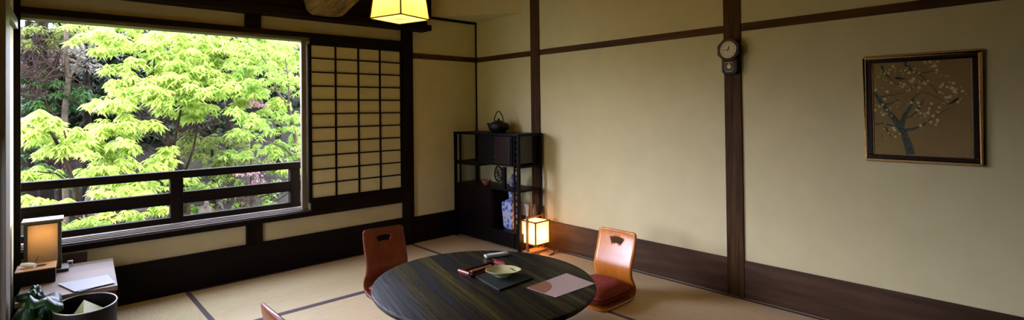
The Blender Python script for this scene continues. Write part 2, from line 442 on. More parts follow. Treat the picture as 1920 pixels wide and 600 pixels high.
# ---------------------------------------------------------------- balcony railing (outside)
YR = 4.70
t = thing('balcony_railing', 'black wooden balcony railing outside the open window', 'railing', (.8, YR, -.3))
def rb(x0, x1, z0, z1, d0=0, d1=.05): return B(x0 - .8, x1 - .8, d0, d1, z0 + .3, z1 + .3)
rb(-.6, 1.95, .778, .836, -.01, .06).build('top_rail', 'black_wood_x', t, .004)
rb(-.6, 1.95, .580, .670).build('middle_rail', 'black_wood_x', t, .004)
rb(-.6, 1.95, .30, .482).build('bottom_rail', 'black_wood_x', t, .004)
for x in (-.22, .765, 1.662): rb(x, x + .085, -.3, .777, -.006, .056).build('post', 'black_wood_z', t, .004)

# ---------------------------------------------------------------- round table
TZ = .34
t = thing('round_table', 'low round dark wooden table with coarse grain in the middle', 'table', (1.818, 2.214, 0), math.radians(-7.4))
prof = [(0, -.045), (.50, -.045), (.545, -.043), (.578, -.036), (.592, -.022), (.597, -.010), (.594, -.003), (.588, 0), (0, 0)]
MB().lathe(prof, 96, (0, 0, TZ), 1, 1.052).build('tabletop', 'table_wood', t, 0, True)
MB().lathe([(0, .0014), (.33, .0014), (.33, .02), (.30, .03), (0, .03)], 48, (0, 0, .0)).build('foot', 'black_lacquer', t, 0, True)
MB().lathe([(.20, .03), (.14, .10), (.14, .2), (.22, .27), (.30, .295)], 48).build('pedestal', 'table_wood', t, 0, True)

# ---------------------------------------------------------------- legless chairs
def chair_panel(name, mat, parent, w=.325, h=.43):
    # profile: (back offset, z) from the top edge down to the front of the seat
    P = [(-.075, h), (-.068, h - .05), (-.045, .30), (-.016, .23), (-.004, .18), (-.012, .13), (-.034, .08), (-.036, .045), (-.010, .016), (.04, .008), (.15, .008), (.33, .008)]
    # resample (Catmull-Rom)
    pts = []
    for i in range(len(P) - 1):
        p0, p1, p2, p3 = P[max(i - 1, 0)], P[i], P[i + 1], P[min(i + 2, len(P) - 1)]
        for k in range(10):
            u = k / 10
            pts.append(tuple(.5 * ((2 * p1[j]) + (-p0[j] + p2[j]) * u + (2 * p0[j] - 5 * p1[j] + 4 * p2[j] - p3[j]) * u * u + (-p0[j] + 3 * p1[j] - 3 * p2[j] + p3[j]) * u ** 3) for j in (0, 1)))
    pts.append(P[-1])
    S = [0]
    for a, b in zip(pts, pts[1:]): S.append(S[-1] + math.dist(a, b))
    L = S[-1]
    def prof_at(s):
        s = min(max(s, 0), L); i = int(np.searchsorted(S, s)); i = min(max(i, 1), len(S) - 1)
        f = (s - S[i - 1]) / max(S[i] - S[i - 1], 1e-9)
        return tuple(pts[i - 1][j] * (1 - f) + pts[i][j] * f for j in (0, 1))
    def halfw(s):
        base = w / 2
        zone = math.exp(-((s - .25) / .11) ** 2)
        r = base + .010 * (1 - zone) - .006 - .012 * max(0, 1 - s / .22) + (.012 if s > .45 else 0) * min(1, (s - .45) / .05)
        c = .022
        if s < c: r -= c - math.sqrt(max(c * c - (c - s) ** 2, 0))
        if L - s < .05: r -= .05 - math.sqrt(max(.05 ** 2 - (.05 - (L - s)) ** 2, 0))
        return r
    right = [(halfw(s), s) for s in list(np.linspace(0, .022, 7)) + list(np.linspace(.035, L - .05, 50)) + list(np.linspace(L - .045, L, 8))]
    outer = right + [(-u, s) for u, s in right[::-1]]
    # fan shaped hand hole
    hole = []
    c0 = .175; a0 = math.radians(27)
    for k in range(13):
        a = -a0 + 2 * a0 * k / 12; hole.append((.125 * math.sin(a) * 1.05, c0 - .125 * math.cos(a)))
    for k in range(13):
        a = a0 - 2 * a0 * k / 12; hole.append((.082 * math.sin(a) * 1.02, c0 - .082 * math.cos(a)))
    verts = [Vector(p) for p in outer] + [Vector(p) for p in hole]
    no, nh = len(outer), len(hole)
    edges = [(i, (i + 1) % no) for i in range(no)] + [(no + i, no + (i + 1) % nh) for i in range(nh)]
    def inside(p, poly):
        c = False; j = len(poly) - 1
        for i in range(len(poly)):
            xi, yi = poly[i]; xj, yj = poly[j]
            if (yi > p[1]) != (yj > p[1]) and p[0] < (xj - xi) * (p[1] - yi) / (yj - yi) + xi: c = not c
            j = i
        return c
    for s in np.arange(.012, L - .01, .0125):
        for u in np.linspace(-.155, .155, 18):
            if abs(u) < halfw(s) - .006 and not inside((u, s), hole): verts.append(Vector((float(u), float(s))))
    V, E_, F_, *_ = geometry.delaunay_2d_cdt(verts, edges, [], 0, 1e-6)
    me = bpy.data.meshes.new(name); co = []
    for v in V:
        d, z = prof_at(v.y)
        curve = -.45 * v.x * v.x * max(0, 1 - v.y / .42)      # slight concave wrap across the back
        co.append((v.x, -(d - curve * -1 * -1) , z))
    fs = []
    for f in F_:
        c = [sum(V[i][j] for i in f) / 3 for j in (0, 1)]
        if inside(c, outer) and not inside(c, hole): fs.append(tuple(f))
    me.from_pydata(co, [], fs); me.update()
    o = link(name, me, mat, parent, 0, True)
    md = o.modifiers.new('solid', 'SOLIDIFY'); md.thickness = .011; md.offset = 0
    return o
def pillow(name, mat, parent, sx, sy, z0, h, cy):
    bm = bmesh.new(); n = 20
    for sgn in (1, -1):
        g = [[None] * (n + 1) for _ in range(n + 1)]
        for i in range(n + 1):
            for j in range(n + 1):
                u, v = 2 * i / n - 1, 2 * j / n - 1
                e = (max(0, 1 - abs(u) ** 4) * max(0, 1 - abs(v) ** 4)) ** .5
                k = 1 - .05 * (u * u * v * v)
                z = z0 + h * .45 + sgn * h * (.5 * e + .02) * (1 if sgn > 0 else .85)
                g[i][j] = bm.verts.new((u * sx / 2 * k, cy + v * sy / 2 * k, max(z, z0)))
        for i in range(n):
            for j in range(n):
                q = (g[i][j], g[i + 1][j], g[i + 1][j + 1], g[i][j + 1])
                bm.faces.new(q if sgn > 0 else q[::-1])
    bmesh.ops.remove_doubles(bm, verts=bm.verts, dist=.004)
    me = bpy.data.meshes.new(name); bm.to_mesh(me); bm.free()
    return link(name, me, mat, parent, 0, True)
def chair(label, mat, loc, rz, cushion):
    # local frame: sitter faces -y, panel width along x
    t = thing('legless_chair', label, 'legless chair', loc, rz)
    chair_panel('bentwood_shell', mat, t)
    if cushion:
        c = thing('floor_cushion', cushion, 'cushion', (loc[0], loc[1], .016), rz)
        if mat == 'zaisu_lit': pillow('cushion_cover', 'cushion_red', c, .33, .36, 0, .12, -.165)
        else: pillow('cushion_cover', 'cushion_red', c, .30, .34, 0, .05, -.155)
    return t
chair('shade-toned brown-orange bentwood legless chair by the window side of table', 'zaisu_shaded', (1.868, 3.365, 0), math.radians(-5), 'red cushion on the seat of the shade-toned chair')
chair('lit-toned brown-orange bentwood legless chair between table and right wall', 'zaisu_lit', (2.935, 2.175, 0), math.radians(-90), 'dull red cushion on the seat of the lit-toned chair')
chair('legless chair cut off at bottom edge, only its curved back tip shows', 'zaisu_shaded', (.815, 2.335, 0), math.radians(90), None)

# ---------------------------------------------------------------- things on the table
def px_quad(name, mat, corners, z, th, label, cat):
    ps = [pt(x, y, 'z', z) for x, y in corners]
    c = sum(ps, Vector()) / len(ps); c.z = z
    o = MB().prism([p - c for p in ps], (0, 0, th)).build(name, mat, None, min(.001, th * .3)); o.location = c
    tag(o, label, cat); return o
# placemat card
ps = [(988, 540), (1042, 558), (1116, 532), (1062, 512.5)]
card = px_quad('menu_card', 'card_pink', ps, TZ + .0006, .0015, 'pale pinkish card lying near the right edge of the round table', 'card')
c = card.location; a, b2 = pt(988, 540, 'z', TZ), pt(1042, 558, 'z', TZ); d2 = pt(1062, 512.5, 'z', TZ)
poly = [a.lerp(d2, .06)]
for k in range(9):
    th = PI * k / 8 * .5
    p = a + (d2 - a) * (.44 * math.cos(th)) + (b2 - a) * (.60 * math.sin(th)); poly.append(p)
poly.append(a.lerp(b2, .08))
poly = [Vector((p.x - c.x, p.y - c.y, .0015)) for p in poly]
MB().prism(poly, (0, 0, .0004)).build('printed_corner', 'card_brown', card)
# slate mat and dish
px_quad('slate_mat', 'slate', [(890, 519), (936, 546), (1000, 523), (955, 500)], TZ + .0005, .008, 'dark textured slate mat under the pale dish', 'mat')
dc = pt(943, 517, 'z', TZ + .0085)
o = thing('ceramic_dish', 'pale yellow-green glazed ceramic dish on the dark slate mat', 'dish', dc, math.radians(-47))
wob = lambda a: 1 + .03 * math.cos(3 * a + .6) + .02 * math.cos(7 * a)
MB().lathe([(0, 0), (.045, 0), (.05, .006), (.075, .018), (.098, .033), (.101, .036), (.098, .0375), (.090, .034), (.070, .024), (.05, .018), (0, .016)], 60, (0, 0, 0), 1, .80, 0, wob).build('dish_body', 'celadon', o, 0, True)
mb = MB()
for k, (u, v) in enumerate(((.055, .02), (.066, .006), (.05, .034), (.04, .045))): mb.lathe([(0, .0), (.006, 0), (.004, .002), (0, .002)], 8, (u, v, .0265 + .12 * max(0, math.hypot(u, v / .8) - .055)))
mb.build('leaf_pattern', 'ink_teal', o)
# red lacquer tray
a, b2 = pt(872, 517, 'z', TZ + .001), pt(934, 498, 'z', TZ + .001)
ax = (b2 - a); L_ = ax.length; ang = math.atan2(ax.y, ax.x); mid = (a + b2) / 2
t = thing('lacquer_tray', 'small red lacquer tray with upturned ends holding a brown stick', 'tray', (mid.x, mid.y, TZ + .0005), ang)
t['label'] = 'small red lacquer tray with upturned ends beside the dish'
B(-L_ / 2, L_ / 2, -.045, .045, 0, .006).build('tray_base', 'black_lacquer', t, .001)
for s in (-1, 1):
    mb = MB(); n = 10; prev = None
    for k in range(n):
        a_ = k / (n - 1) * PI * 1.1
        p = (s * (L_ / 2 + .012 * math.sin(a_)), .006 + .012 * (1 - math.cos(a_)))
        if prev: mb.prism([(prev[0], -.047, prev[1]), (p[0], -.047, p[1]), (p[0] + .003 * s, -.047, p[1] + .003), (prev[0] + .003 * s, -.047, prev[1] + .003)], (0, .094, 0))
        prev = p
    mb.build('scroll_end', 'red_lacquer', t)
mb = MB(); mb.box(-L_ / 2, L_ / 2, -.049, -.044, .0, .014); mb.box(-L_ / 2, L_ / 2, .044, .049, .0, .018)
mb.build('rim', 'red_lacquer', t, .001)
o = MB().bar((-.085, 0, .006), (.075, 0, .006), .026, .011).build('wooden_stick', 'cigar_brown', None, .003)
o.location = (mid.x, mid.y, TZ + .0072); o.rotation_euler = (0, 0, ang); tag(o, 'flat brown stick lying inside the red lacquer tray', 'stick')
# grey case
a, b2 = pt(912, 480.5, 'z', TZ + .01), pt(950, 475, 'z', TZ + .01)
mid = (a + b2) / 2; ang = math.atan2((b2 - a).y, (b2 - a).x); L_ = (b2 - a).length
t = thing('remote_control', 'narrow pale grey remote control near the far table edge', 'remote control', (mid.x, mid.y, TZ + .0005), ang)
B(-L_ / 2 - .01, L_ / 2 + .01, -.024, .024, 0, .019).build('case', 'grey_case', t, .006)
B(-L_ / 2 + .01, L_ / 2 - .02, -.014, .014, .0188, .0196).build('button_strip', 'white_plastic', t, .0005)

# ---------------------------------------------------------------- hanging lamp
ps = [pt(x, y, 'z', 1.80) for x, y in ((698, 35.5), (751.5, 25), (802, 35), (749, 46))]
c = sum(ps, Vector()) / 4
ex = ((ps[2] - ps[1]) + (ps[3] - ps[0])); ey = ((ps[1] - ps[0]) + (ps[2] - ps[3]))
ex = ex / 2; ey = ey / 2
ang = math.atan2(ex.y, ex.x); hs = (ex.length + ey.length) / 4 * .965
t = thing('pendant_lamp', 'glowing square paper pendant lamp hanging above the table', 'lamp', (c.x, c.y, 1.80), ang)
H_, top = .30, .72
cb = [Vector((i * hs, j * hs, 0)) for i, j in ((-1, -1), (1, -1), (1, 1), (-1, 1))]
ct = [Vector((i * hs * top, j * hs * top, H_)) for i, j in ((-1, -1), (1, -1), (1, 1), (-1, 1))]
mb = MB()
for k in range(4): mb.bm.faces.new([mb.bm.verts.new(v) for v in (cb[k], cb[(k + 1) % 4], ct[(k + 1) % 4], ct[k])])
mb.build('paper_shade', 'shade_paper', t)
mb = MB(); mb.bm.faces.new([mb.bm.verts.new(v * .97) for v in cb]); mb.build('bottom_diffuser', 'shade_bottom', t)
mb = MB()
for k in range(4):
    mb.bar(cb[k], cb[(k + 1) % 4], .006, .006); mb.bar(ct[k], ct[(k + 1) % 4], .006, .006); mb.bar(cb[k], ct[k], .006, .006)
mb.bar(ct[0], ct[2], .005, .005); mb.bar(ct[1], ct[3], .005, .005)
mb.build('frame', 'lantern_wood', t)
MB().tube([(0, 0, H_), (0, 0, HC - 1.80 - .02)], .004).build('cable', 'hand_black', t)
MB().lathe([(0, 0), (.05, 0), (.05, .02), (0, .02)], 24, (0, 0, HC - 1.80 - .021)).build('ceiling_rose', 'clock_black', t)
MB().lathe([(0, .07), (.02, .075), (.03, .10), (.022, .13), (.013, .15), (.013, .20), (0, .20)], 16).build('bulb', 'lantern_paper', t, 0, True)
def point(loc, e, col, r=.03):
    l = bpy.data.lights.new('bulb_light', 'POINT'); l.energy = e; l.color = col; l.shadow_soft_size = r
    o = bpy.data.objects.new('bulb_light', l); COL.objects.link(o); o.location = loc; return o
point((c.x, c.y, 1.80 + .27), 56, (1, .67, .10), .03)

# ---------------------------------------------------------------- floor lantern
lx, ly, ls = 3.303, 3.285, .0875
t = thing('floor_lantern', 'small square glowing paper lantern on the floor beside cabinet', 'lantern', (lx, ly, 0))
z0, z1 = .083, .290
mb = MB()
for i in (-1, 1):
    for j in (-1, 1): mb.box(i * ls - .005, i * ls + .005, j * ls - .005, j * ls + .005, z0 - .002, z1)
for z in (z0, z1 - .010):
    for s in (-1, 1):
        mb.box(-ls - .014, ls + .014, s * ls - .006, s * ls + .006, z, z + .010); mb.box(s * ls - .006, s * ls + .006, -ls - .014, ls + .014, z + .0002, z + .0098)
mb.build('frame', 'lantern_wood', t)
MB().box(-ls + .003, ls - .003, -ls + .003, ls - .003, z0 + .004, z1 - .006).build('paper_shade', 'lantern_paper', t)
mb = MB()
for s in (-1, 1): mb.box(s * (ls + .014) - .009, s * (ls + .014) + .009, -.009, .009, .0, z1 + .045)
mb.box(-ls - .022, ls + .022, -.006, .006, z1 + .022, z1 + .036)
hd = mb.build('handle', 'lantern_wood', t)
B(-ls - .02, ls + .02, -.05, .05, .002, .026).build('base', 'honey_wood', t, .004)
# its light: a bulb in front faces would be blocked by the shade box, so the bulb hangs inside a translucent shade
point((lx, ly, .17), 7, (1, .46, .15), .03)
# cable coil beside the lantern
pts = [(.5 * 0 + lx - .115 + .018 * math.cos(a), ly - .135, .02 + .017 * math.sin(a)) for a in np.linspace(0, 2 * PI * .97, 14)]
tag(MB().tube(pts, .005, 8).build('cable_ring', 'cord', None, 0, True), 'small pale ring lying left of the glowing lantern foot', 'ring')
pts = [(lx + .00, ly - .17, .008), (lx + .06, ly - .16, .008), (lx + .10, ly - .13, .012), (lx + .12, ly - .12, .025), (lx + .135, ly - .145, .028), (lx + .12, ly - .16, .012)]
tag(MB().tube(pts, .006, 8).build('coiled_lead', 'dark_cord', None, 0, True), 'dark red cord curling on the mat right of the lantern', 'cord')

# ---------------------------------------------------------------- display cabinet
CX, CY0, CY1, CH = 3.16, 3.345, 4.31, 1.06
t = thing('display_cabinet', 'black rosewood staggered display cabinet in the far corner', 'cabinet', (CX, CY0, 0))
def cbx(x0, x1, y0, y1, z0, z1): return B(x0 - CX, x1 - CX, y0 - CY0, y1 - CY0, z0, z1)
XB = 3.466
cbx(CX - .004, XB, CY0 - .006, CY1, CH - .022, CH).build('top_board', 'rosewood', t, .003)
for (x, y) in ((CX, 4.282), (CX, CY0), (XB - .028, 4.282), (XB - .028, CY0)):
    cbx(x, x + .026, y, y + .026, .0014, CH - .0225).build('post', 'rosewood', t, .002)
cbx(CX + .002, CX + .018, 4.205, 4.221, .52, CH - .0225).build('post', 'rosewood', t, .002)
cbx(CX + .004, XB - .03, 3.92, 4.281, .735, .77).build('shelf', 'rosewood', t, .002)
o = cbx(CX + .008, XB - .03, 3.44, 3.919, .762, CH - .0226).build('upper_compartment', 'rosewood', t, .002)
d_ = cbx(CX, CX + .0078, 3.455, 3.685, .78, CH - .03).build('door', 'rosewood_red', t, .001)
MB().lathe([(0, 0), (.006, 0), (.008, .006), (0, .01)], 10).build('knob', 'brass', d_, 0, True).location = (-.006, 3.66 - CY0, .84)
d_ = cbx(CX, CX + .0078, 3.69, 3.91, .78, CH - .03).build('door', 'rosewood', t, .001)
cbx(CX + .03, CX + .20, 3.372, 3.378, .79, CH - .0228).build('side_panel', 'smoked_panel', t)
cbx(CX + .20, XB - .03, 3.371, 3.439, .77, CH - .0229).build('side_panel', 'rosewood', t)
cbx(CX + .027, XB - .03, CY0 + .002, 3.439, .752, .7695).build('shelf', 'rosewood', t, .001)
cbx(CX + .004, XB - .03, 3.735, 4.281, .515, .545).build('shelf', 'rosewood', t, .002)
cbx(CX + .004, XB - .03, CY0 + .004, 3.7345, .535, .555).build('shelf', 'rosewood', t, .002)
cbx(CX + .006, XB - .03, 3.735, 4.281, .03, .5148).build('lower_cupboard', 'rosewood', t, .002)
for y0, y1 in ((3.745, 4.005), (4.01, 4.27)):
    d_ = cbx(CX - .001, CX + .0058, y0, y1, .06, .50).build('door', 'rosewood', t, .001)
cbx(CX + .004, XB - .03, CY0 + .004, 3.7345, .03, .165).build('shelf', 'rosewood', t, .002)
cbx(CX, CX + .03, 3.535, 3.575, .5555, .7515).build('divider', 'rosewood', t, .002)
# openwork fan bracket
mb = MB(); cy, cz = 3.625 - CY0, .685
ring = [(.006, cy + .052 * math.cos(a), cz + .072 * math.sin(a)) for a in np.linspace(0, 2 * PI, 25)[:-1]]
mb.tube(ring + [ring[0]], .006, 6)
for k in range(9):
    a = 2 * PI * k / 9
    q = [(.006, cy + .052 * r * math.cos(a + r * 1.2), cz + .072 * r * math.sin(a + r * 1.2)) for r in (.12, .4, .7, 1)]
    mb.tube(q, .004, 6)
mb.build('carved_bracket', 'rosewood', t)
mb = MB()                                  # openwork front-right corner post: fretwork beside the post
cbx_l = CY0 + .045
for z in np.arange(.06, 1.03, .055):
    mb.bar((.012, .026, z), (.012, .062, z + .03), .006, .006); mb.bar((.012, .026, z + .03), (.012, .062, z), .006, .006)
mb.box(.004, .020, .062, .072, .03, CH - .0227)
mb.build('fretwork', 'rosewood', t)
# contents
def pot(name, label, cat, loc, prof, mat, sx=1, n=32):
    o = MB().lathe(prof, n, (0, 0, 0), sx, 1).build(name, mat, None, 0, True); o.location = loc
    return tag(o, label, cat)
v = pot('square_vase', 'tall blue and white porcelain vase in the lower cabinet niche', 'vase', (3.30, 3.592, .1655), [(0, 0), (.066, 0), (.078, .015), (.096, .225), (.093, .245), (.055, .265), (.026, .275), (.024, .31), (.036, .345), (.030, .345), (.02, .29), (0, .29)], 'blue_white', 1, 4)
v.rotation_euler = (0, 0, 0); v.data.polygons.foreach_set('use_smooth', [False] * len(v.data.polygons))
me = v.data; me.transform(Matrix.Rotation(PI / 4, 4, 'Z'))
MB().lathe([(0, 0), (.036, 0), (.040, .004), (0, .006)], 20, (0, 0, 0), 1, 1.3, 0, lambda a: 1 + .25 * math.cos(6 * a)).build('flower_medallion', 'white_porcelain', v).matrix_local = Matrix.Translation((-.0615, .0, .135)) @ Matrix.Rotation(-PI / 2, 4, 'Y')
pot('round_vase', 'small round blue and white vase on the cabinet shelf above tall vase', 'vase', (3.33, 3.60, .5555), [(0, 0), (.025, 0), (.045, .03), (.045, .06), (.02, .085), (.018, .1), (.024, .112), (0, .11)], 'blue_white')
pot('white_bottle', 'slender white porcelain bottle behind the cabinet fretwork', 'bottle', (3.36, 3.445, .1655), [(0, 0), (.026, 0), (.032, .02), (.02, .08), (.012, .14), (.014, .18), (.026, .235), (.02, .24), (0, .24)], 'white_porcelain')
pot('brown_jar', 'slim brown glazed jar beside the wall post in the cabinet', 'jar', (3.41, 3.40, .1655), [(0, 0), (.024, 0), (.028, .04), (.027, .16), (.018, .19), (.016, .22), (.021, .235), (0, .235)], 'brown_glaze')
pot('tea_bowl', 'small reddish tea bowl on the left cabinet shelf', 'bowl', (3.25, 3.90, .5455), [(0, 0), (.02, 0), (.024, .006), (.045, .03), (.048, .05), (.044, .05), (.035, .02), (0, .012)], 'bowl_red')
# iron kettle
t = thing('iron_kettle', 'black cast iron kettle with arched handle on cabinet top', 'kettle', (3.33, 3.80, CH + .0005), math.radians(-90))
MB().lathe([(0, 0), (.062, 0), (.092, .022), (.104, .05), (.096, .082), (.060, .100), (.034, .104), (0, .104)], 40).build('body', 'black_iron', t, 0, True)
MB().lathe([(0, .104), (.036, .104), (.034, .112), (.012, .117), (.008, .124), (.013, .133), (0, .137)], 24).build('lid', 'black_iron', t, 0, True)
MB().tube([(.090, 0, .045), (.118, 0, .062), (.138, 0, .088)], [.020, .014, .010], 12).build('spout', 'black_iron', t, 0, True)
t.rotation_euler = (0, 0, math.radians(100))
MB().tube([(.047 * math.cos(a) * (1.15 if math.sin(a) < .5 else 1), 0, .108 + .095 * math.sin(a)) for a in np.linspace(-.15, PI + .15, 22)], .0055, 8).build('handle', 'black_iron', t, 0, True)

# ---------------------------------------------------------------- wall clock
kx = D - .0125
t = thing('wall_clock', 'dark octagonal pendulum clock hanging on the wooden post', 'clock', (kx, 1.563, 1.665))
def oct_(r, x): return [(x, r * math.cos(PI / 8 + k * PI / 4), r * math.sin(PI / 8 + k * PI / 4)) for k in range(8)]
MB().prism(oct_(.072, 0), (-.048, 0, 0)).build('case', 'clock_black', t, .004)
mb = MB()
o1, i1 = oct_(.081, -.050), [(-.050, .058 * math.cos(a), .058 * math.sin(a)) for a in np.linspace(0, 2 * PI, 41)[:-1]]
mb.prism(oct_(.081, -.046), (-.014, 0, 0)); bz = mb.build('bezel', 'clock_black', t, .004)
R90 = Matrix.Rotation(-PI / 2, 4, 'Y')
o = MB().lathe([(0, 0), (.0575, 0), (.0575, .0012), (0, .0012)], 48).build('dial', 'dial', t); o.matrix_local = Matrix.Translation((-.0602, 0, 0)) @ R90
mb = MB(); mb.tube([(-.0615, .0585 * math.cos(a), .0585 * math.sin(a)) for a in np.linspace(0, 2 * PI, 49)], .0032, 6, False)
mb.build('dial_ring', 'black_lacquer', t, 0, True)
bm = bmesh.new()
def text_into(bm, s, size, mtx):
    cu = bpy.data.curves.new('tmp_text', 'FONT'); cu.body = s; cu.size = size; cu.align_x = 'CENTER'; cu.align_y = 'CENTER'
    ob = bpy.data.objects.new('tmp_text', cu); COL.objects.link(ob)
    dg = bpy.context.evaluated_depsgraph_get(); dg.update()
    me = bpy.data.meshes.new_from_object(ob.evaluated_get(dg)); me.transform(mtx); bm.from_mesh(me)
    bpy.data.objects.remove(ob); bpy.data.curves.remove(cu); bpy.data.meshes.remove(me)
# viewer in the room looks along +x: screen right = -y, screen up = +z
FACE = Matrix(((0, 0, -1, 0), (-1, 0, 0, 0), (0, 1, 0, 0), (0, 0, 0, 1)))
for h_ in range(1, 13):
    a = math.radians(90 - 30 * h_)
    text_into(bm, str(h_), .0155, FACE @ Matrix.Translation((.0455 * math.cos(a), .0455 * math.sin(a), .0622)))
me = bpy.data.meshes.new('numerals'); bm.to_mesh(me); bm.free(); link('numerals', me, 'hand_black', t)
def hand(angle_deg, L, w, x):
    a = math.radians(90 - angle_deg); d = Vector((0, -math.cos(a), math.sin(a))); n_ = Vector((0, math.sin(a), math.cos(a)))
    return MB().prism([Vector((x, 0, 0)) - d * .008 + n_ * w / 2, Vector((x, 0, 0)) - d * .008 - n_ * w / 2, Vector((x, 0, 0)) + d * L * .8 - n_ * w / 2, Vector((x, 0, 0)) + d * L, Vector((x, 0, 0)) + d * L * .8 + n_ * w / 2], (-.001, 0, 0))
hand(22.5, .029, .006, -.0625).build('hour_hand', 'hand_black', t)
hand(268, .044, .003, -.0638).build('minute_hand', 'hand_black', t)
mb = MB(); mb.prism([(0, .052, -.055), (0, .052, -.145), (0, .035, -.165), (0, -.035, -.165), (0, -.052, -.145), (0, -.052, -.055)], (-.045, 0, 0))
lb = mb.build('pendulum_box', 'clock_black', t, .003)
MB().prism([(-.0455, .031, -.082), (-.0455, .031, -.128), (-.0455, .018, -.146), (-.0455, -.018, -.146), (-.0455, -.031, -.128), (-.0455, -.031, -.082)], (-.001, 0, 0)).build('window_pane', 'rosewood_red', t)
mb = MB(); mb.tube([(-.047, y, z) for y, z in ((.031, -.082), (.031, -.128), (.018, -.146), (-.018, -.146), (-.031, -.128), (-.031, -.082), (.031, -.082))], .0018, 6, False)
mb.build('pane_trim', 'brass', t)
o = MB().lathe([(0, 0), (.015, 0), (.013, .003), (0, .0035)], 24).build('pendulum', 'dial', t); o.matrix_local = Matrix.Translation((-.0468, 0, -.112)) @ R90
MB().box(-.0475, -.0467, -.0015, .0015, -.10, -.082).build('pendulum_rod', 'brass', t)

# ---------------------------------------------------------------- framed painting
PY0, PY1, PZ0, PZ1 = .303, .803, .966, 1.557
t = thing('framed_painting', 'gold and dark brown framed plum blossom painting on right wall', 'painting', (D, (PY0 + PY1) / 2, PZ0))
hy, hz = (PY1 - PY0) / 2, PZ1 - PZ0
def ringframe(mb, hy, z0, z1, w, x0, x1):
    mb.box(x0, x1, -hy, hy, z0, z0 + w); mb.box(x0, x1, -hy, hy, z1 - w, z1)
    mb.box(x0, x1, -hy, -hy + w, z0 + w, z1 - w); mb.box(x0, x1, hy - w, hy, z0 + w, z1 - w)
    return mb
ringframe(MB(), hy, 0, hz, .013, -.022, 0).build('outer_moulding', 'gold_frame', t, .005)
ringframe(MB(), hy - .0132, .0132, hz - .0132, .025, -.017, -.001).build('inner_moulding', 'frame_brown', t, .004)
ringframe(MB(), hy - .0384, .0384, hz - .0384, .003, -.015, -.001).build('gold_fillet', 'gold_frame', t, .001)
art = MB(); art.box(-.012, -.001, -hy + .0435, hy - .0435, .0435, hz - .0435); art_n = [(len(art.bm.faces), 'canvas')]
PW, PH = 2 * (hy - .0435), hz - .087
def uv(xz, yz):     # position read off the photograph's painting, 0..1 inside the mount
    u = (xz - 108) / 442; v = (520 - yz) / 420
    return Vector((-.0125, hy - .0435 - u * PW, .0435 + v * PH))
rib = [0]
def ribbon(mb, pts, w0, w1):
    rib[0] += 1; P3 = [uv(*p) - Vector((.00006 * rib[0], 0, 0)) for p in pts]; n = len(P3); vs = []
    for i, p in enumerate(P3):
        d = (P3[min(i + 1, n - 1)] - P3[max(i - 1, 0)]).normalized(); q = Vector((0, -d.z, d.y))
        w = (w0 + (w1 - w0) * i / (n - 1)) * random.uniform(.85, 1.15) / 2
        vs.append((mb.bm.verts.new(p + q * w), mb.bm.verts.new(p - q * w)))
    for a, b in zip(vs, vs[1:]): mb.bm.faces.new((a[0], a[1], b[1], b[0]))
mb = art
for pts, w0, w1 in (([(282, 518), (270, 470), (250, 420), (222, 375), (185, 330), (150, 290), (112, 235)], .040, .016),
                    ([(240, 405), (252, 350), (285, 305), (300, 262)], .028, .010), ([(112, 385), (150, 378), (190, 388), (232, 395)], .007, .012),
                    ([(250, 412), (300, 402), (352, 380)], .020, .007), ([(150, 292), (190, 288), (232, 270)], .012, .005),
                    ([(150, 108), (162, 142), (192, 172)], .016, .005), ([(262, 100), (288, 132), (325, 155)], .018, .010), ([(165, 395), (178, 425), (195, 440)], .009, .003),
                    ([(140, 255), (200, 248), (255, 240)], .008, .003)): ribbon(mb, pts, w0, w1)
art_n.append((len(art.bm.faces), 'ink_teal'))
for pts, w0, w1 in (([(325, 155), (350, 175), (380, 205), (412, 245)], .008, .003), ([(340, 155), (400, 145), (452, 140)], .006, .002), ([(345, 182), (300, 215), (250, 240)], .005, .002),
                    ([(245, 360), (290, 345), (320, 320), (345, 270)], .008, .003), ([(300, 262), (340, 235), (400, 260), (440, 285)], .005, .002), ([(192, 172), (230, 200), (260, 195)], .004, .002),
                    ([(345, 380), (390, 350), (440, 320), (490, 300)], .005, .002)): ribbon(mb, pts, w0, w1)
art_n.append((len(art.bm.faces), 'ink_brown'))
def blossoms(mb, n, rmin, rmax, seed):
    rs = random.Random(seed)
    cl = [(150, 150), (205, 130), (270, 140), (400, 130), (350, 200), (250, 215), (160, 215), (300, 290), (430, 200), (210, 300), (130, 290), (170, 350), (340, 340), (460, 260), (400, 330), (200, 410), (380, 370), (280, 190), (480, 230)]
    for k in range(n):
        cx, cy_ = rs.choice(cl); p = uv(min(530, max(115, rs.gauss(cx, 22))), min(440, max(106, rs.gauss(cy_, 18)))) + Vector((-.0013 - k * .000004, 0, 0))
        r = rs.uniform(rmin, rmax); a0 = rs.uniform(0, 6)
        vs = [mb.bm.verts.new(p + Vector((0, math.cos(a0 + 2 * PI * j / 15), math.sin(a0 + 2 * PI * j / 15))) * r * (.75 + .25 * math.cos(5 * 2 * PI * j / 15))) for j in range(15)]
        mb.bm.faces.new(vs)
blossoms(mb, 95, .005, .0105, 3); art_n.append((len(art.bm.faces), 'petal_cream'))
blossoms(mb, 130, .003, .007, 5); art_n.append((len(art.bm.faces), 'petal_gold'))
def bird(cx, cy_, L, ang):
    vs = []
    sh = [(-1, .0), (-.5, .10), (0, .2), (.45, .22), (.75, .24), (.9, .12), (1.08, .06), (.85, -.04), (.5, -.18), (0, -.2), (-.4, -.1)]
    for x, y in sh:
        X = x * math.cos(ang) - y * math.sin(ang); Y = x * math.sin(ang) + y * math.cos(ang)
        vs.append(mb.bm.verts.new(uv(cx + X * L, cy_ - Y * L) + Vector((-.0022, 0, 0))))
    mb.bm.faces.new(vs)
bird(243, 173, 29, math.radians(170)); bird(476, 284, 30, math.radians(28))
rs = random.Random(2)
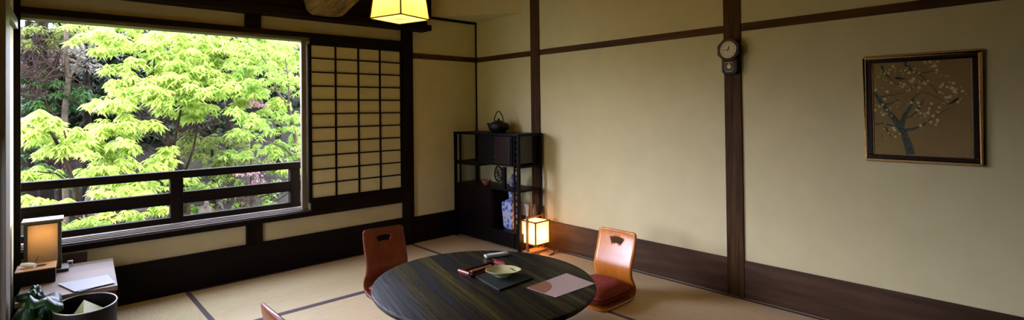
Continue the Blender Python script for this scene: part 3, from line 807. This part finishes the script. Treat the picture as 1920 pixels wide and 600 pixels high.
for cx, ys in ((146, range(432, 472, 9)), (126, range(445, 482, 9))):
    for y in ys:
        for k in range(3):
            a = uv(cx + rs.uniform(-6, 6), y + rs.uniform(-3, 3)); b_ = uv(cx + rs.uniform(-6, 6), y + rs.uniform(-3, 3))
            if (b_ - a).length > .003:
                d = (b_ - a).normalized(); q = Vector((0, -d.z, d.y)) * .0008
                mb.bm.faces.new([mb.bm.verts.new(v_ + Vector((-.0005 - .00005 * k, 0, 0))) for v_ in (a - q, b_ - q, b_ + q, a + q)])
art_n.append((len(art.bm.faces), 'ink_dark'))
art.bm.faces.ensure_lookup_table(); k0 = 0
for mi, (k1, _) in enumerate(art_n):
    for k in range(k0, k1): art.bm.faces[k].material_index = mi
    k0 = k1
me = bpy.data.meshes.new('painted_canvas'); art.bm.to_mesh(me); art.bm.free()
o = link('painted_canvas', me, 'canvas', t)
for _, m_ in art_n[1:]: me.materials.append(MATS[m_])

# ---------------------------------------------------------------- desk corner
DA = math.radians(-3.3)
t = thing('low_desk', 'low pale brown wooden desk in the left corner under window', 'desk', (.128, 3.74, 0), DA)
B(-.19, .215, -.19, .51, .325, .35).build('desktop', 'desk_wood', t, .002)
B(-.185, -.160, -.17, .49, .0014, .3248).build('side_panel', 'base_wood_y', t)
B(.185, .21, -.17, .49, .0014, .3248).build('side_panel', 'base_wood_y', t)
B(-.1595, .1848, .30, .315, .05, .3248).build('back_panel', 'base_wood_x', t)
px_quad('notebook', 'clock_black', [(206, 517), (213, 531), (148, 549), (112, 534)], .3505, .005, 'thin black folder under the white sheet on the low desk', 'folder')
px_quad('paper_sheet', 'white_paper', [(203, 515), (216, 530), (140, 547), (108, 532)], .3565, .001, 'long white sheet of paper on the low desk', 'paper')
# desk lamp
t = thing('desk_lantern', 'wooden box lamp with orange lit paper front on the low desk', 'lamp', (.038, 4.16, .3505), math.radians(-2.5))
def lb_(x0, x1, y0, y1, z0, z1, n, m, bev=.001): return B(x0, x1, y0, y1, z0, z1).build(n, m, t, bev)
lb_(-.09, .115, -.085, .07, 0, .018, 'base', 'lamp_wood')
mb = MB()
for x in (-.082, .066): mb.box(x, x + .016, -.06, -.044, .018, .300); mb.box(x, x + .016, .044, .06, .018, .300)
mb.box(-.066, .066, -.058, -.046, .288, .300); mb.box(-.066, .066, -.058, -.046, .018, .03)
mb.build('frame', 'lamp_wood', t, .001)
lb_(-.066, .066, -.052, -.050, .03, .288, 'paper_panel', 'desk_lamp_paper', 0)
mb = MB(); mb.box(-.080, -.078, -.044, .044, .018, .3); mb.box(.078, .080, -.044, .044, .018, .3); mb.box(-.066, .066, .05, .052, .018, .3)
mb.build('side_boards', 'lamp_wood', t)
mb = MB(); mb.prism([(-.092, -.075, .3002), (.092, -.075, .3002), (.092, .07, .3002), (-.092, .07, .3002)], (0, 0, .014)); mb.build('roof_board', 'lintel_wood_x', t, .002)
mb = MB(); mb.tube([(-.03, -.0525, .075), (-.022, -.0525, .10), (-.02, -.0525, .112)], .0012, 5); mb.tube([(-.03, -.0525, .09), (-.024, -.0525, .083)], .0012, 5)
mb.build('ink_mark', 'ink_brown', t)
point((.04, 4.165, .585), 2.0, (1, .62, .28), .02)
# wooden box with hole, and rolled towel
t = thing('tissue_box', 'wooden box with a round hole standing before the desk lamp', 'box', (.005, 3.955, .3505), math.radians(-3))
B(-.078, .085, -.09, .07, 0, .078).build('box_body', 'base_wood_x', t, .002)
B(-.080, .087, -.092, .072, .0782, .084).build('box_lid', 'honey_wood', t, .002)
MB().lathe([(0, 0), (.024, 0), (.024, .0006), (0, .0006)], 32, (.022, -.002, .0842)).build('hole', 'clock_black', t)
o = MB().tube([(-.055, .0, .014), (-.03, -.002, .0145), (0, -.004, .0145), (.024, -.006, .014)], [.010, .0125, .0125, .0105], 12).build('rolled_towel', 'white_cloth', None, 0, True)
o.location = (-.012, 3.935, .435); o.rotation_euler = (0, 0, math.radians(-42)); tag(o, 'rolled white hand towel lying on the wooden box', 'towel')
# outlet and plug on the wall behind the desk
o = B(.13, .25, W - .012, W - .0005, .325, .392).build('wall_outlet', 'outlet_brown', None, .002); tag(o, 'dark brown outlet cover on plaster just above the desk', 'outlet')
t = thing('power_plug', 'small white plug and cord beside the desk lamp base', 'plug', (.165, 4.20, .3505))
MB().box(-.016, .010, -.008, .008, .022, .032).build('plug_head', 'white_plastic', t, .002)
MB().box(.004, .009, -.003, .003, 0, .0225).build('plug_stem', 'white_plastic', t, .001)

# glossy dark bag
def blob(name, loc, r, label, cat, seed, mat='bag_black'):
    bm = bmesh.new(); bmesh.ops.create_icosphere(bm, subdivisions=5, radius=1)
    from mathutils import noise
    for v in bm.verts:
        p = v.co.copy(); f = 1 + .22 * noise.noise(p * 1.4 + Vector((seed, 0, 0))) + .13 * noise.noise(p * 3.1 + Vector((0, seed, 0))) + .05 * abs(noise.noise(p * 7))
        v.co = Vector((p.x * r[0], p.y * r[1], p.z * r[2])) * f
    zmin = min(v.co.z for v in bm.verts) * .55
    for v in bm.verts: v.co.z = max(v.co.z, zmin) - zmin
    me = bpy.data.meshes.new(name); bm.to_mesh(me); bm.free()
    o = link(name, me, mat, None, 0, True); o.location = loc; return tag(o, label, cat)
bag = blob('plastic_bag', (-.005, 3.40, .0), (.075, .12, .28), 'glossy black crumpled bag with green sheen in bottom left corner', 'bag', 3.3)
mb = MB(); mb.tube([(-.055, .02, .40), (-.045, -.01, .415), (-.02, -.02, .418), (.0, -.03, .408), (.01, -.045, .40)], [.010, .022, .024, .016, .006], 10)
mb.build('bag_handle', 'bag_black', bag, 0, True)
mb = MB(); g = []
for i in range(9):
    row = []
    for j in range(7):
        u, v = i / 8, j / 6
        row.append(mb.bm.verts.new((-.01 + .115 * u, .05 - .19 * v - .02 * u, .425 - .045 * u + .012 * math.sin(u * 9 + v * 4) + .010 * math.sin(v * 11) - .05 * max(0, v - .8))))
    g.append(row)
for i in range(8):
    for j in range(6): mb.bm.faces.new((g[i][j], g[i + 1][j], g[i + 1][j + 1], g[i][j + 1]))
o = mb.build('bag_flap', 'bag_black', bag, 0, True); md = o.modifiers.new('s', 'SOLIDIFY'); md.thickness = .006

# waste bin
t = thing('waste_bin', 'oval black waste bin with folded card coloured as lit yellow-green, bottom left', 'bin', (.185, 3.315, .0015))
BH, SY = .348, 1.36
MB().lathe([(0, 0), (.105, 0), (.118, .02), (.125, BH), (.120, BH), (.113, .022), (0, .02)], 64, (0, 0, 0), 1, SY).build('bin_body', 'bin_black', t, 0, True)
MB().tube([(.1225 * math.cos(a), .1225 * SY * math.sin(a), BH) for a in np.linspace(0, 2 * PI, 65)], .0035, 8, False).build('rim', 'bin_rim', t, 0, True)
mb = MB(); ap = Vector((0.0, .115, BH - .012)); bl, br, bf = Vector((-.085, -.03, BH - .09)), Vector((.09, .02, BH - .06)), Vector((-.015, -.10, BH - .07))
for tri in ((ap, bl, bf), (ap, bf, br)): mb.bm.faces.new([mb.bm.verts.new(v) for v in tri])
o = mb.build('folded_card', 'card_greenlit', t); md = o.modifiers.new('s', 'SOLIDIFY'); md.thickness = .002

# ---------------------------------------------------------------- garden
def hill_z(x, y):
    return -2.3 + min(7.5, max(0, y - 6.5)) * .30 + min(8.5, max(0, y - 9.5)) * .42 + .25 * math.sin(x * .9 + y * .5) + .15 * math.sin(x * 2.3 - y * 1.1)
bm = bmesh.new(); nx, ny = 60, 60; g = []
for i in range(nx + 1):
    for_ = []
    for j in range(ny + 1):
        x = -9 + 27 * i / nx; y = 4.9 + 24 * j / ny
        for_.append(bm.verts.new((x, y, hill_z(x, y) + random.uniform(-.08, .08))))
    g.append(for_)
for i in range(nx):
    for j in range(ny): bm.faces.new((g[i][j], g[i + 1][j], g[i + 1][j + 1], g[i][j + 1]))
me = bpy.data.meshes.new('ground'); bm.to_mesh(me); bm.free()
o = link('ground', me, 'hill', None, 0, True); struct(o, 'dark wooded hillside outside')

def leaf_mesh(name, P, size, spread=.55, leaflets=5, droop=.9, wide=.30, seed=1):
    '''P: (n,3) cluster centres -> mesh of drooping leaflet fans; each leaflet a folded diamond'''
    r = np.random.default_rng(seed); n = len(P)
    az = r.uniform(0, 2 * PI, n)
    V = np.zeros((n, leaflets, 5, 3)); sz = size * r.uniform(.65, 1.3, n)
    for k in range(leaflets):
        a = az + (k - (leaflets - 1) / 2) * (2.2 * PI / 1.6 / leaflets) + r.normal(0, .15, n)
        dr = -droop * r.uniform(.25, 1.15, n)
        d = np.stack([np.cos(a) * np.cos(dr), np.sin(a) * np.cos(dr), np.sin(dr)], 1)
        side = np.stack([-np.sin(a), np.cos(a), r.normal(0, .35, n)], 1); side /= np.linalg.norm(side, axis=1)[:, None]
        up = np.cross(d, side)
        L = sz * (1 - .25 * abs(k - (leaflets - 1) / 2) / leaflets * 2) * r.uniform(.8, 1.15, n)
        L = L[:, None]
        V[:, k, 0] = P; V[:, k, 1] = P + d * L * .5 + side * L * wide * .5 - up * L * .06
        V[:, k, 2] = P + d * L - np.array([0, 0, 1]) * L * .12; V[:, k, 3] = P + d * L * .5 - side * L * wide * .5 - up * L * .06
        V[:, k, 4] = P + d * L * .55 + up * L * .05
    m = n * leaflets
    co = V.reshape(-1, 3); b = (np.arange(m) * 5)[:, None]
    tri = (b + np.array([[0, 1, 4, 1, 2, 4, 2, 3, 4, 3, 0, 4]])).reshape(-1)
    me = bpy.data.meshes.new(name); me.vertices.add(len(co)); me.vertices.foreach_set('co', co.ravel())
    me.loops.add(len(tri)); me.loops.foreach_set('vertex_index', tri)
    nf = len(tri) // 3; me.polygons.add(nf); me.polygons.foreach_set('loop_start', np.arange(nf) * 3)
    me.update(calc_edges=True); me.validate()
    return me
def cloud(center, rad, n, seed, shell=.55):
    r = np.random.default_rng(seed); d = r.normal(0, 1, (n, 3)); d /= np.linalg.norm(d, axis=1)[:, None]
    return np.array(center) + d * (r.uniform(shell ** 3, 1, (n, 1)) ** (1 / 3)) * np.array(rad)
def px_blob(x, y, Y, rx, ry, dens, seed, ydepth=.45):
    # leaf spray centred on a sight line at distance Y
    c = pt(x, y, 'y', Y); k = (c - EYE).dot(FW) / FPX
    a = rx * k * 1.08; h = ry * k
    # slope each spray outwards: flat layered plates
    # many small drooping sprays scattered through the crown, so gaps stay between them
    r = np.random.default_rng(seed + 5000); ns = max(4, int(rx * ry / 95)); per = max(10, int(dens * .62)); out = []
    for q in range(ns):
        th = r.uniform(0, 2 * PI); rr = math.sqrt(r.uniform(0, 1)) * 1.05
        cc = (c.x + a * rr * math.cos(th), c.y + r.uniform(-ydepth, ydepth), c.z + h * rr * math.sin(th))
        rad = r.uniform(.6, 1.25) * 15 * k
        P = cloud(cc, (rad * 1.25, rad, rad * .42), int(per * r.uniform(.6, 1.4)), seed * 97 + q, .1)
        P[:, 2] -= .5 * ((P[:, 0] - cc[0]) ** 2 + (P[:, 1] - cc[1]) ** 2) / rad
        out.append(P)
    return np.concatenate(out)
def tree(name, label, cat, base, trunk, branches, blobs, leafmat, size, bark, group=None, leaflets=5, wide=.30, droop=.9, seed=1, tr=(.09, .03)):
    base = Vector(base); t = thing(name, label, cat, base, 0, group)
    if trunk:
        pts = [Vector(p) - base for p in trunk]
        MB().tube(pts, list(np.linspace(tr[0], tr[1], len(pts))), 9).build('trunk', bark, t, 0, True)
    for br in branches:
        pts = [Vector(p) - base for p in br]
        MB().tube(pts, list(np.linspace(tr[1] * .8, .006, len(pts))), 6).build('branch', bark, t, 0, True)
    if blobs:
        P = np.concatenate(blobs) - np.array(base)
        me = leaf_mesh('foliage', P, size, leaflets=leaflets, wide=wide, droop=droop, seed=seed)
        link('foliage', me, leafmat, t)
    return t
def pp(lst): return [pt(x, y, 'y', Y) for x, y, Y in lst]
def ground(x, y): return (x, y, hill_z(x, y) - .1)
def gp(xp, Y):
    p = pt(xp, 300, 'y', Y); return ground(p.x, Y)

YT = 8.6
bl = [(330, 52, YT + .8, 130, 12), (480, 62, YT + .8, 100, 14), (445, 84, YT + .6, 130, 34), (320, 90, YT + .2, 100, 34), (235, 70, YT + .5, 55, 22), (420, 140, YT, 120, 34), (280, 135, YT - .2, 80, 30), (345, 172, YT - .5, 80, 24),
      (240, 178, YT - .4, 52, 18), (455, 185, YT - .2, 80, 20), (205, 225, YT - .8, 46, 16), (170, 262, YT - 1, 40, 16), (225, 262, YT - .7, 38, 18), (265, 235, YT - .6, 30, 14), (190, 195, YT - .6, 30, 12),
      (245, 300, YT - .9, 40, 14), (190, 308, YT - 1.0, 36, 12), (300, 285, YT - .5, 30, 16), (345, 325, YT - .4, 36, 14), (275, 345, YT - .8, 36, 10), (345, 205, YT - .3, 50, 10)]
blobs = [px_blob(x, y, Y, rx, ry, 30, 100 + i) for i, (x, y, Y, rx, ry) in enumerate(bl)]
tree('leafy_tree', 'bright yellow-green tree filling the middle of the open window', 'tree', gp(352, YT), [gp(352, YT), *pp([(350, 400, YT), (345, 330, YT), (325, 280, YT), (305, 235, YT)])],
     [pp([(345, 330, YT), (362, 280, YT), (375, 220, YT), (390, 150, YT + .3)]), pp([(325, 280, YT), (270, 235, YT - .2), (215, 195, YT - .4)]), pp([(345, 330, YT), (290, 280, YT - .4), (220, 265, YT - .8)]),
      pp([(305, 235, YT), (285, 170, YT), (290, 100, YT + .2)]), pp([(325, 280, YT), (340, 200, YT - .3), (330, 150, YT - .4)]), pp([(350, 400, YT), (300, 340, YT - .5), (220, 310, YT - .9)]), pp([(270, 235, YT - .2), (255, 190, YT - .3), (250, 140, YT - .2)])],
     blobs, 'leaf_bright', .115, 'bark', seed=11, tr=(.06, .025))
YR_ = 7.9
bl = [(500, 100, YR_ + .3, 75, 34), (540, 150, YR_, 45, 30), (475, 150, YR_, 40, 18), (520, 215, YR_, 50, 22), (470, 235, YR_ - .2, 40, 18), (555, 250, YR_, 32, 24), (500, 275, YR_, 48, 18), (540, 300, YR_ - .2, 38, 16), (455, 205, YR_, 36, 14)]
blobs = [px_blob(x, y, Y, rx, ry, 22, 200 + i) for i, (x, y, Y, rx, ry) in enumerate(bl)]
tree('leafy_tree', 'yellow-green tree with forked grey stem against window right edge', 'tree', gp(585, YR_), [gp(585, YR_), *pp([(578, 420, YR_), (566, 310, YR_), (552, 250, YR_), (541, 200, YR_)])],
     [pp([(541, 200, YR_), (520, 172, YR_), (492, 162, YR_), (455, 140, YR_)]), pp([(541, 200, YR_), (542, 160, YR_), (535, 110, YR_)]), pp([(566, 310, YR_), (530, 275, YR_), (490, 262, YR_), (460, 250, YR_)]), pp([(520, 172, YR_), (505, 130, YR_), (485, 95, YR_)])],
     blobs, 'leaf_mid', .095, 'bark_pale', seed=12, tr=(.045, .022))
YL = 6.9
bl = [(75, 235, YL, 28, 14), (105, 250, YL, 36, 18), (120, 285, YL, 32, 16), (85, 215, YL, 20, 10), (75, 322, YL, 34, 11), (150, 320, YL, 34, 13), (225, 335, YL, 40, 10)]
blobs = [px_blob(x, y, Y, rx, ry, 26, 300 + i, .25) for i, (x, y, Y, rx, ry) in enumerate(bl)]
tree('leafy_sapling', 'nearest bright leafy sapling at lower left of the window', 'tree', gp(150, YL), [gp(150, YL), *pp([(148, 420, YL), (140, 350, YL), (118, 290, YL), (95, 245, YL)])],
     [pp([(140, 350, YL), (190, 330, YL), (230, 335, YL)]), pp([(140, 350, YL), (105, 325, YL), (70, 322, YL)]), pp([(118, 290, YL), (125, 265, YL), (120, 245, YL)])],
     blobs, 'leaf_bright', .10, 'bark', seed=13, tr=(.03, .014))
YS = 6.4
bl = [(70, 372, YS, 40, 12), (115, 378, YS, 34, 10), (170, 410, YS, 44, 14), (230, 405, YS, 44, 12), (285, 400, YS, 30, 10), (140, 420, YS, 40, 10), (220, 355, YS, 34, 9), (270, 352, YS, 40, 9)]
blobs = [px_blob(x, y, Y, rx, ry, 24, 400 + i, .25) for i, (x, y, Y, rx, ry) in enumerate(bl)]
tree('leafy_shrub', 'bright leafy shrub showing between the balcony rails on the left', 'shrub', gp(175, YS), [gp(175, YS), *pp([(175, 470, YS), (170, 420, YS), (160, 400, YS)])],
     [pp([(170, 420, YS), (110, 395, YS), (70, 372, YS)]), pp([(170, 420, YS), (230, 400, YS), (280, 395, YS)])], blobs, 'leaf_bright', .085, 'bark', seed=14, tr=(.025, .012))
YM = 9.6
bl = [(390, 275, YM, 62, 24), (370, 250, YM, 34, 12), (430, 265, YM, 40, 18), (400, 300, YM, 70, 18), (460, 300, YM, 60, 18)]
blobs = [px_blob(x, y, Y, rx, ry, 22, 500 + i, .6) for i, (x, y, Y, rx, ry) in enumerate(bl)]
tree('olive_bush', 'dull olive-green rounded bush behind the bright tree', 'bush', gp(400, YM), [gp(400, YM), *pp([(400, 330, YM), (398, 280, YM)])], [], blobs, 'leaf_olive', .10, 'bark_dark', seed=15, tr=(.05, .02))
YP = 8.8
bl = [(410, 345, YP, 60, 14), (470, 345, YP, 60, 14), (525, 355, YP, 40, 16), (380, 385, YP, 50, 12), (450, 388, YP, 70, 12), (520, 378, YP, 40, 12), (370, 355, YP, 30, 12)]
blobs = [px_blob(x, y, Y, rx, ry, 14, 600 + i, .4) for i, (x, y, Y, rx, ry) in enumerate(bl)]
tree('green_shrub', 'mid-green shrub low behind the right half of the balcony railing', 'shrub', gp(450, YP), [gp(450, YP), *pp([(450, 420, YP), (450, 380, YP)])], [pp([(450, 420, YP), (400, 380, YP), (370, 360, YP)]), pp([(450, 420, YP), (500, 380, YP), (530, 360, YP)])], blobs, 'leaf_mid', .10, 'bark_dark', seed=16, tr=(.04, .015))
# evergreens on the left
for i, (lab, Yv, bls, mat_, sz) in enumerate((
    ('dark green evergreen with layered boughs at left behind the sapling', 10.2, [(110, 165, 60, 14), (90, 182, 50, 16), (140, 178, 40, 14), (60, 200, 30, 20), (55, 150, 26, 20)], 'leaf_dark', .10),
    ('dark evergreen low at the left window edge', 8.6, [(55, 270, 30, 24), (60, 310, 34, 18), (110, 330, 30, 14), (60, 240, 18, 16), (45, 345, 20, 14)], 'leaf_dark', .10),
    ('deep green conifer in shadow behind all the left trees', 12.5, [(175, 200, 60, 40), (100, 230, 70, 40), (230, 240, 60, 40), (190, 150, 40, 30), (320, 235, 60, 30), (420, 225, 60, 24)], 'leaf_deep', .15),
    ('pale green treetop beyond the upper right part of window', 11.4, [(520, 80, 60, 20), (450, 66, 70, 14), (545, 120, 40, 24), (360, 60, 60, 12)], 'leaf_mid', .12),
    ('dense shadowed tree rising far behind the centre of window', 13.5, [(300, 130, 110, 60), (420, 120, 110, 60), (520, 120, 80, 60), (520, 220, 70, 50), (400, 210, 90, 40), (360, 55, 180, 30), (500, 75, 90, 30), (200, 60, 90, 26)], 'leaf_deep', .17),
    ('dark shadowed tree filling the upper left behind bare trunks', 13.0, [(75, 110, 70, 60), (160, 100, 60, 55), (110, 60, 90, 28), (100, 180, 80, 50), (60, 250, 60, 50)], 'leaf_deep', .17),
    ('yellow-green treetop in the upper left corner of window', 11.0, [(75, 55, 46, 16), (130, 56, 50, 16), (60, 78, 24, 8)], 'leaf_olive', .12),
    ('brown tangled tree in the upper left of window', 11.5, [(70, 98, 40, 18), (115, 95, 40, 14), (60, 130, 26, 20)], 'leaf_brown', .10),
    ('pale grey-leaved tree beside the yellow-green canopy at upper left', 10.6, [(160, 82, 28, 16), (165, 115, 24, 10), (150, 100, 20, 16)], 'leaf_pale', .10))):
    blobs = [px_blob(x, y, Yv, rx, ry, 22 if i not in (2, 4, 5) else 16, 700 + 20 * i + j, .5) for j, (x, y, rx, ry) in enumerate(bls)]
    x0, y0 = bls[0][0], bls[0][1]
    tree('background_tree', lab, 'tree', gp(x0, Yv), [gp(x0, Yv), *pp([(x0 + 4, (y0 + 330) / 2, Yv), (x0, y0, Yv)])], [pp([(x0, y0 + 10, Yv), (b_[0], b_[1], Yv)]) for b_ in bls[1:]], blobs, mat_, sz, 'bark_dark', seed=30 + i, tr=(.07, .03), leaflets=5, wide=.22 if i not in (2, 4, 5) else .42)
# bare trunks in the dark wood
for lab, px0, px1, Yv, r0, mt in (('thick dark tree trunk in the upper left of the window', 84, 78, 10.9, .12, 'bark_dark'), ('pale slender crooked trunk beside the thick dark one', 124, 126, 9.9, .04, 'bark_pale'),
                                  ('dark trunk standing at the far left window edge', 52, 56, 11.6, .09, 'bark_dark'), ('dark bare trunk in gap under the bright canopy', 432, 440, 10.8, .06, 'bark_dark')):
    a = gp(px0, Yv); pts = [a, *pp([(px0 - 3, 210, Yv), (px0 + 4, 150, Yv), (px1 - 4, 105, Yv), (px1, 40, Yv)])]
    t = tree('bare_tree', lab, 'tree', a, pts, [pp([(px0 + 4, 150, Yv), (px0 + 20, 120, Yv), (px0 + 30, 90, Yv)]), pp([(px1 - 4, 105, Yv), (px1 - 22, 85, Yv)])], None, None, 0, mt, tr=(r0, r0 * .7))
def twigs(name, label, cx, cy_, Yv, n, seed, mat_='twig', rx=30, ry=20):
    r = random.Random(seed); mb = MB(); c = pt(cx, cy_, 'y', Yv); k = (c - EYE).dot(FW) / FPX
    for i in range(n):
        p = c + Vector((r.gauss(0, rx * k * .6), r.uniform(-.2, .2), r.gauss(0, ry * k * .6))); d = Vector((r.uniform(-1, 1), r.uniform(-.4, .4), r.uniform(-.3, 1))).normalized()
        q = [p]
        for j in range(4): d = (d + Vector((r.uniform(-.4, .4), r.uniform(-.3, .3), r.uniform(-.4, .3)))).normalized(); q.append(q[-1] + d * .12)
        mb.tube(q, [.009, .008, .006, .004, .002], 4, False)
    o = mb.build(name, mat_); tag(o, label, 'twigs'); o['kind'] = 'stuff'
twigs('dry_twigs', 'tangle of brown twigs in the dark wood at upper left', 75, 150, 10.0, 150, 1, rx=34, ry=50)
twigs('dry_twigs', 'brown twigs in the dark gap left of centre', 115, 300, 8.9, 60, 2, rx=40, ry=20)
twigs('dry_twigs', 'brown twigs under the bright canopy at centre', 350, 235, 9.3, 70, 3, rx=50, ry=14)
twigs('dry_twigs', 'twigs above the rocks behind the right of the railing', 450, 370, 8.2, 50, 4, rx=60, ry=14)
# pink blossom shrub
blobs = [px_blob(x, y, 8.4, rx, ry, 12, 900 + i, .1) for i, (x, y, rx, ry) in enumerate(((470, 228, 12, 6), (478, 190, 8, 5), (462, 318, 16, 8), (478, 338, 12, 6)))]
tree('blossom_shrub', 'sparse pink blossoms among the right tree leaves', 'shrub', gp(470, 8.4), [gp(470, 8.4), *pp([(470, 330, 8.4), (472, 230, 8.4), (478, 190, 8.4)])], [], blobs, 'petal_pink', .06, 'twig', seed=55, tr=(.012, .006))
# rocks between the rails
for i, (x, y, Yv, r, lab) in enumerate(((385, 395, 8.0, .16, 'grey rock seen under the middle balcony rail'), (412, 392, 8.1, .12, 'smaller grey rock right of the larger rock'), (470, 330, 9.0, .20, 'pinkish grey stump above the middle rail at right'), (265, 365, 8.6, .16, 'brown rock seen between the left rails'), (180, 355, 8.8, .18, 'brown mossy rock behind the left railing'))):
    c = pt(x, y, 'y', Yv)
    from mathutils import noise
    bm = bmesh.new(); bmesh.ops.create_icosphere(bm, subdivisions=4, radius=1); base = hill_z(c.x, Yv) - .1
    hgt = c.z - base + r * .5
    for v in bm.verts:
        p = v.co.copy(); f = 1 + .3 * noise.noise(p * 1.5 + Vector((i * 3, 0, 0))) + .15 * noise.noise(p * 4)
        v.co = Vector((p.x * r * f, p.y * r * f, (p.z * .5 + .5) * hgt * (1 + .1 * noise.noise(p * 3))))
    me = bpy.data.meshes.new('rock'); bm.to_mesh(me); bm.free(); o = link('garden_rock', me, 'rock', None, 0, True); o.location = (c.x, Yv, base); tag(o, lab, 'rock')

# ---------------------------------------------------------------- light
w = bpy.data.worlds.new('World'); sc.world = w; w.use_nodes = True; nt = w.node_tree
bg = nt.nodes['Background']; tc = nt.nodes.new('ShaderNodeTexCoord'); sx = nt.nodes.new('ShaderNodeSeparateXYZ')
nt.links.new(tc.outputs['Generated'], sx.inputs[0])
# hazy sky, brightest low over the hill beyond the window
band = ramp(nt, sx.outputs['Z'], [(.0, (.30, .32, .40)), (.13, (.92, .93, 1.28)), (.38, (.84, .86, 1.20)), (.6, (.22, .26, .33)), (1, (.14, .17, .22))])
mr = N(nt, 'ShaderNodeMapRange'); nt.links.new(sx.outputs['Y'], mr.inputs[0])
mr.inputs[1].default_value = -.3; mr.inputs[2].default_value = .75; mr.inputs[3].default_value = .30; mr.inputs[4].default_value = 1.0
vm = nt.nodes.new('ShaderNodeVectorMath'); vm.operation = 'SCALE'; nt.links.new(band, vm.inputs[0]); nt.links.new(mr.outputs[0], vm.inputs['Scale'])
nt.links.new(vm.outputs[0], bg.inputs[0])
bg.inputs[1].default_value = 29
sun = bpy.data.lights.new('sun', 'SUN'); sun.energy = 4.5; sun.angle = math.radians(2); sun.color = (1, .95, .82)
so = bpy.data.objects.new('sun', sun); COL.objects.link(so)
so.rotation_euler = Vector((-.08, .75, -1.1)).to_track_quat('-Z', 'Y').to_euler()
# sky portal in the window opening
pl = bpy.data.lights.new('window_portal', 'AREA'); pl.shape = 'RECTANGLE'; pl.size = WX1 - WX0; pl.size_y = WZ1 - WZ0; pl.cycles.is_portal = True
po = bpy.data.objects.new('window_portal', pl); COL.objects.link(po); po.location = ((WX0 + WX1) / 2, W + .10, (WZ0 + WZ1) / 2)
po.rotation_euler = (-PI / 2, 0, 0)
pl = bpy.data.lights.new('side_portal', 'AREA'); pl.shape = 'RECTANGLE'; pl.size = L1 - L0; pl.size_y = LZ1 - LZ0; pl.cycles.is_portal = True
po = bpy.data.objects.new('side_portal', pl); COL.objects.link(po); po.location = (LW((L0 + L1) / 2) - .11, (L0 + L1) / 2, (LZ0 + LZ1) / 2)
po.rotation_euler = (PI / 2, 0, -PI / 2)

# ---------------------------------------------------------------- camera + view
cd = bpy.data.cameras.new('camera'); cam = bpy.data.objects.new('camera', cd); COL.objects.link(cam); sc.camera = cam
cd.sensor_width = 36; cd.lens = FPX / 1920 * 36; cd.shift_y = -(300 - CYP) / 1920; cd.clip_start = .02
R_ = Matrix((RT, UP, -FW)).transposed().to_4x4(); cam.matrix_world = Matrix.Translation(EYE) @ R_
sc.view_settings.view_transform = 'Standard'; sc.view_settings.look = 'None'; sc.view_settings.gamma = 1
sc.view_settings.use_curve_mapping = False; sc.view_settings.exposure = 0.22
sc.cycles.max_bounces = 10; sc.cycles.diffuse_bounces = 6; sc.cycles.sample_clamp_indirect = 6
sc.cycles.use_denoising = True
